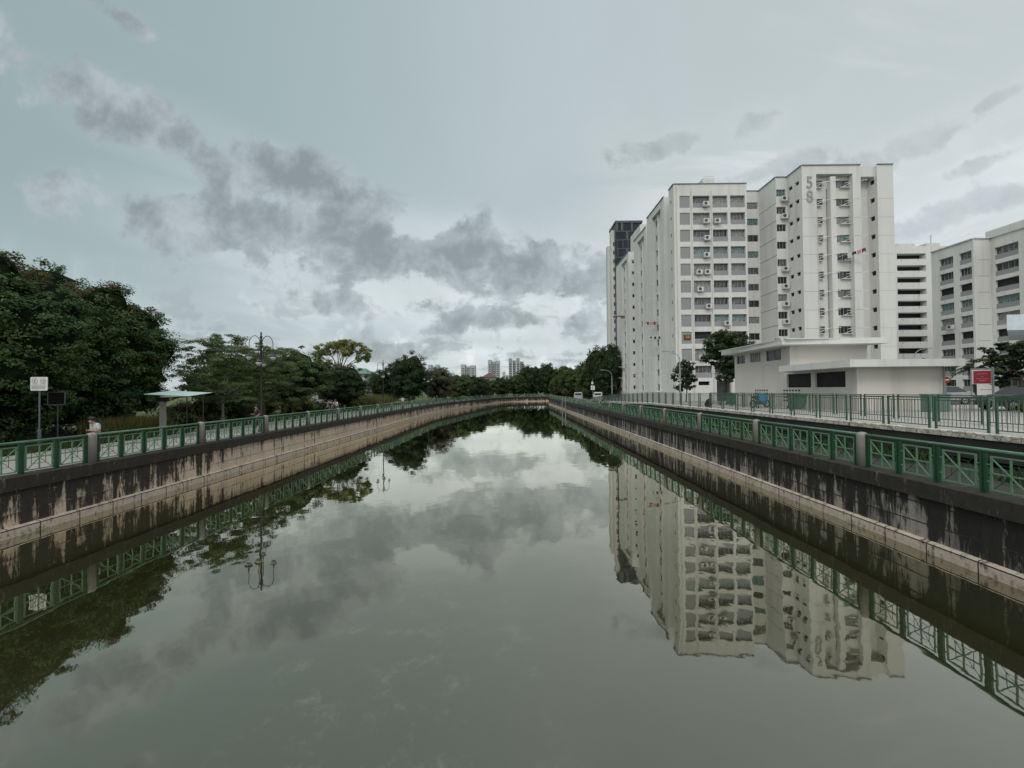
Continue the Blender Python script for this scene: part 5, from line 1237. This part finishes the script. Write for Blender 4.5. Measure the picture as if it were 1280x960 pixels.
m = MB(); m.tube([(-.75, 0, .80), (-.45, 0, .78), (-.05, 0, .74), (.2, 0, .82)], [.07, .13, .13, .10], 10); m.build('seat', 'black_iron', mc, True)
m = MB(); m.bar((.42, -.34, 1.02), (.42, .34, 1.02), .035, .035); m.tube([(.42, 0, .8), (.44, 0, 1.0), (.46, 0, 1.12)], [.06, .09, .02], 10); m.build('handlebar', 'black_iron', mc, True)
import bmesh
bm = bmesh.new(); bmesh.ops.create_icosphere(bm, subdivisions=3, radius=1); rr_ = random.Random(2)
for v_ in bm.verts: v_.co = Vector((v_.co.x * .42 + .22, v_.co.y * .33, .72 + v_.co.z * .40 - (.08 if v_.co.z < 0 else 0))) + Vector((math.sin(v_.co.z * 9) * .02, math.sin(v_.co.x * 11) * .02, 0))
me = bpy.data.meshes.new('cover'); bm.to_mesh(me); bm.free(); me.materials.append(MATS['cover_blue']); inst('cover', me, mc)
# dark sack at the foot of the fence
bm = bmesh.new(); bmesh.ops.create_icosphere(bm, subdivisions=3, radius=1)
for v_ in bm.verts:
    z = v_.co.z; k = .34 * (1 - .55 * max(0, z)) ; v_.co = Vector((v_.co.x * k * (1.1 + .12 * math.sin(v_.co.y * 7)), v_.co.y * k, .42 + z * .46 + (.08 * math.sin(v_.co.x * 8) if z > 0 else 0)))
me = bpy.data.meshes.new('rubbish_bag'); bm.to_mesh(me); bm.free(); me.materials.append(MATS['sign_black']); rbg = bpy.data.objects.new('rubbish_bag', me); COL.objects.link(rbg); rbg.location = (15.3, 33.4, .93); rbg.scale = (.75, .75, .75)
tag(rbg, 'black rubbish bag slumped behind the picket fence', 'bag')

# ------------------------------------------------------------------ people
def skin_obj(name, pts, edges, mat, parent, sub=2):
    me = bpy.data.meshes.new(name); me.from_pydata([p[0] for p in pts], edges, []); me.materials.append(MATS[mat]); o = bpy.data.objects.new(name, me); COL.objects.link(o); o.parent = parent
    md = o.modifiers.new('skin', 'SKIN'); md.use_smooth_shade = True
    for i, p in enumerate(pts): me.skin_vertices[0].data[i].radius = (p[1], p[1] if len(p) < 3 else p[2])
    me.skin_vertices[0].data[0].use_root = True
    s_ = o.modifiers.new('sub', 'SUBSURF'); s_.levels = s_.render_levels = sub; return o
def person(loc, rz, lab, pose, shirt, trousers='trousers', sleeves=None):
    e = empty('person', loc, rz, lab, 'person')
    J = pose; V_ = lambda k: tuple(J[k])
    names = ['pelvis', 'chest', 'neck', 'chin', 'head', 'sl', 'el', 'wl', 'hl', 'sr', 'er', 'wr', 'hr', 'pl', 'kl', 'al', 'tl', 'pr', 'kr', 'ar', 'tr']
    rad = dict(pelvis=(.15, .11), chest=(.16, .11), neck=(.055, .055), chin=(.075, .08), head=(.082, .092), sl=(.06,), el=(.043,), wl=(.03,), hl=(.035, .02), sr=(.06,), er=(.043,), wr=(.03,), hr=(.035, .02), pl=(.085,), kl=(.06,), al=(.04,), tl=(.04, .03), pr=(.085,), kr=(.06,), ar=(.04,), tr=(.04, .03))
    idx = {n_: i for i, n_ in enumerate(names)}; ed = [('pelvis', 'chest'), ('chest', 'neck'), ('neck', 'chin'), ('chin', 'head'), ('chest', 'sl'), ('sl', 'el'), ('el', 'wl'), ('wl', 'hl'), ('chest', 'sr'), ('sr', 'er'), ('er', 'wr'), ('wr', 'hr'), ('pelvis', 'pl'), ('pl', 'kl'), ('kl', 'al'), ('al', 'tl'), ('pelvis', 'pr'), ('pr', 'kr'), ('kr', 'ar'), ('ar', 'tr')]
    skin_obj('body', [(V_(n_), *rad[n_]) for n_ in names], [(idx[a], idx[b]) for a, b in ed], 'skin', e)
    h = Vector(J['head']); c = Vector(J['chin']); u = (h - c).normalized(); f = Vector(J.get('face', (0, -1, 0))).normalized()
    m = MB()
    bm = bmesh.new(); bmesh.ops.create_icosphere(bm, subdivisions=2, radius=.108)
    for v_ in bm.verts: v_.co = v_.co * (1.0 if v_.co.dot(f) < .045 or v_.co.z > .05 else .80) + h + u * .02 - f * .018
    me = bpy.data.meshes.new('hair'); bm.to_mesh(me); bm.free(); me.materials.append(MATS['hair']); o = inst('hair', me, e)
    s = 1.12
    tn = ['pelvis', 'chest', 'neck0', 'sl', 'el2', 'sr', 'er2']; JJ = dict(J); JJ['neck0'] = Vector(J['chest']).lerp(Vector(J['neck']), .62); JJ['el2'] = Vector(J['sl']).lerp(Vector(J['el']), .9); JJ['er2'] = Vector(J['sr']).lerp(Vector(J['er']), .9)
    rr2 = dict(pelvis=(.168, .125), chest=(.178, .128), neck0=(.075, .07), sl=(.075,), el2=(.06,), sr=(.075,), er2=(.06,)); ix = {n_: i for i, n_ in enumerate(tn)}
    skin_obj('shirt', [(tuple(JJ[n_]), *rr2[n_]) for n_ in tn], [(ix[a], ix[b]) for a, b in (('pelvis', 'chest'), ('chest', 'neck0'), ('chest', 'sl'), ('sl', 'el2'), ('chest', 'sr'), ('sr', 'er2'))], shirt, e)
    tn = ['pelvis', 'pl', 'kl', 'al2', 'pr', 'kr', 'ar2']; JJ['al2'] = Vector(J['kl']).lerp(Vector(J['al']), .9); JJ['ar2'] = Vector(J['kr']).lerp(Vector(J['ar']), .9); rr3 = dict(pelvis=(.16, .12), pl=(.10,), kl=(.075,), al2=(.06,), pr=(.10,), kr=(.075,), ar2=(.06,)); ix = {n_: i for i, n_ in enumerate(tn)}
    skin_obj('trousers', [(tuple(JJ[n_]), *rr3[n_]) for n_ in tn], [(ix[a], ix[b]) for a, b in (('pelvis', 'pl'), ('pl', 'kl'), ('kl', 'al2'), ('pelvis', 'pr'), ('pr', 'kr'), ('kr', 'ar2'))], trousers, e)
    return e
# faces local -y; standing with the head bowed
stand = dict(pelvis=(0, 0, .86), chest=(0, -.06, 1.12), neck=(0, -.12, 1.27), chin=(0, -.19, 1.31), head=(0, -.20, 1.40), sl=(.17, -.07, 1.20), el=(.22, -.06, .96), wl=(.12, -.26, .98), hl=(.05, -.32, 1.02), sr=(-.17, -.07, 1.20), er=(-.22, -.05, .95), wr=(-.12, -.25, .97), hr=(-.04, -.31, 1.01),
             pl=(.09, 0, .80), kl=(.10, -.03, .45), al=(.10, .02, .08), tl=(.10, -.12, .04), pr=(-.09, 0, .80), kr=(-.10, .02, .45), ar=(-.10, .06, .08), tr=(-.10, -.08, .04), face=(0, -1, -.4))
person((-16.5, 16.75, 0), R(-15), 'person in pale grey striped top with bowed head behind the left railing post', stand, 'shirt_grey')
walk = dict(stand); walk.update(chest=(0, -.02, 1.16), neck=(0, -.04, 1.36), chin=(0, -.09, 1.42), head=(0, -.08, 1.52), sl=(.17, -.02, 1.28), el=(.20, .05, 1.02), wl=(.17, -.12, .88), hl=(.16, -.2, .86), sr=(-.17, -.02, 1.28), er=(-.20, -.05, 1.02), wr=(-.15, -.25, 1.0), hr=(-.13, -.33, 1.04), kl=(.09, -.15, .46), al=(.09, -.10, .09), tl=(.09, -.24, .05), kr=(-.09, .02, .46), ar=(-.09, .26, .12), tr=(-.09, .14, .04), face=(0, -1, 0))
person((-16.6, 27.4, 0), R(-30), 'person in dark clothes beside the foot of the ornate lamp', walk, 'shirt_dark')
person((-17.3, 66, 0), R(10), 'tiny far person in pale top on the left path', walk, 'sleeve_white')
# cyclists
def bicycle():
    e = empty('bicycle')
    for x in (-.52, .52):
        m = MB(); m.tube([(x + .33 * math.cos(t_ * .2618), 0, .34 + .33 * math.sin(t_ * .2618)) for t_ in range(25)], .018, 6, False); w_ = m.build('wheel', 'tyre', e); m = MB()
        for k in range(8): t_ = k * math.pi / 8; m.bar((x - .31 * math.cos(t_), 0, .34 - .31 * math.sin(t_)), (x + .31 * math.cos(t_), 0, .34 + .31 * math.sin(t_)), .004, .004, (0, 1, 0))
        m.build('spokes', 'rim', w_)
    m = MB()
    for a, b in (((-.52, .34), (-.05, .32)), ((-.05, .32), (-.20, .82)), ((-.20, .76), (.35, .82)), ((-.05, .32), (.38, .72)), ((-.52, .34), (-.18, .74)), ((.34, .92), (.52, .34))): m.tube([(a[0], 0, a[1]), (b[0], 0, b[1])], .016, 6)
    m.build('frame', 'car_black', e)
    m = MB(); m.tube([(.33, -.27, .97), (.36, -.1, .95), (.36, .1, .95), (.33, .27, .97)], .014, 6); m.build('handlebar', 'black_iron', e)
    m = MB(); m.tube([(-.33, 0, .86), (-.2, 0, .87), (-.05, 0, .86)], [.09, .07, .03], 8); m.build('saddle', 'black_iron', e)
    m = MB(); m.disc((-.05, .02, .32), (0, 1, 0), .09, 14, .012); m.bar((-.05, .05, .32), (.05, .05, .2), .02, .02, (0, 1, 0)); m.bar((-.05, -.05, .32), (-.15, -.05, .44), .02, .02, (0, 1, 0)); m.build('crank', 'rim', e); return e
bk = bicycle(); bks = snapshot(bk)
ride = dict(pelvis=(0, .18, .98), chest=(0, -.08, 1.28), neck=(0, -.18, 1.42), chin=(0, -.24, 1.46), head=(0, -.23, 1.56), sl=(.17, -.10, 1.36), el=(.22, -.26, 1.16), wl=(.24, -.38, 1.02), hl=(.24, -.44, .99), sr=(-.17, -.10, 1.36), er=(-.22, -.26, 1.16), wr=(-.24, -.38, 1.02), hr=(-.24, -.44, .99),
            pl=(.09, .14, .94), kl=(.10, -.18, .80), al=(.10, -.02, .42), tl=(.10, -.14, .38), pr=(-.09, .14, .94), kr=(-.10, -.12, .60), ar=(-.10, -.02, .26), tr=(-.10, -.14, .22), face=(0, -1, 0))
for i, (x, y, lab, lp, sc_) in enumerate(((-17.0, 39.5, 'bicycle ridden by the leading cyclist on the left path', 'cyclist in white-sleeved dark top, nearer of the two on the left path', 'shirt_dark'), (-17.6, 42.0, 'bicycle ridden by the following cyclist on the left path', 'cyclist in pale top behind the leading rider on the left path', 'sleeve_white'))):
    o = bk if i == 0 else copy_tree(bks); o.location = (x, y, 0); o.rotation_euler.z = R(-95); tag(o, lab, 'bicycle', 'bicycles on the left path')
    person((x, y, 0), R(-5), lp, ride, sc_)
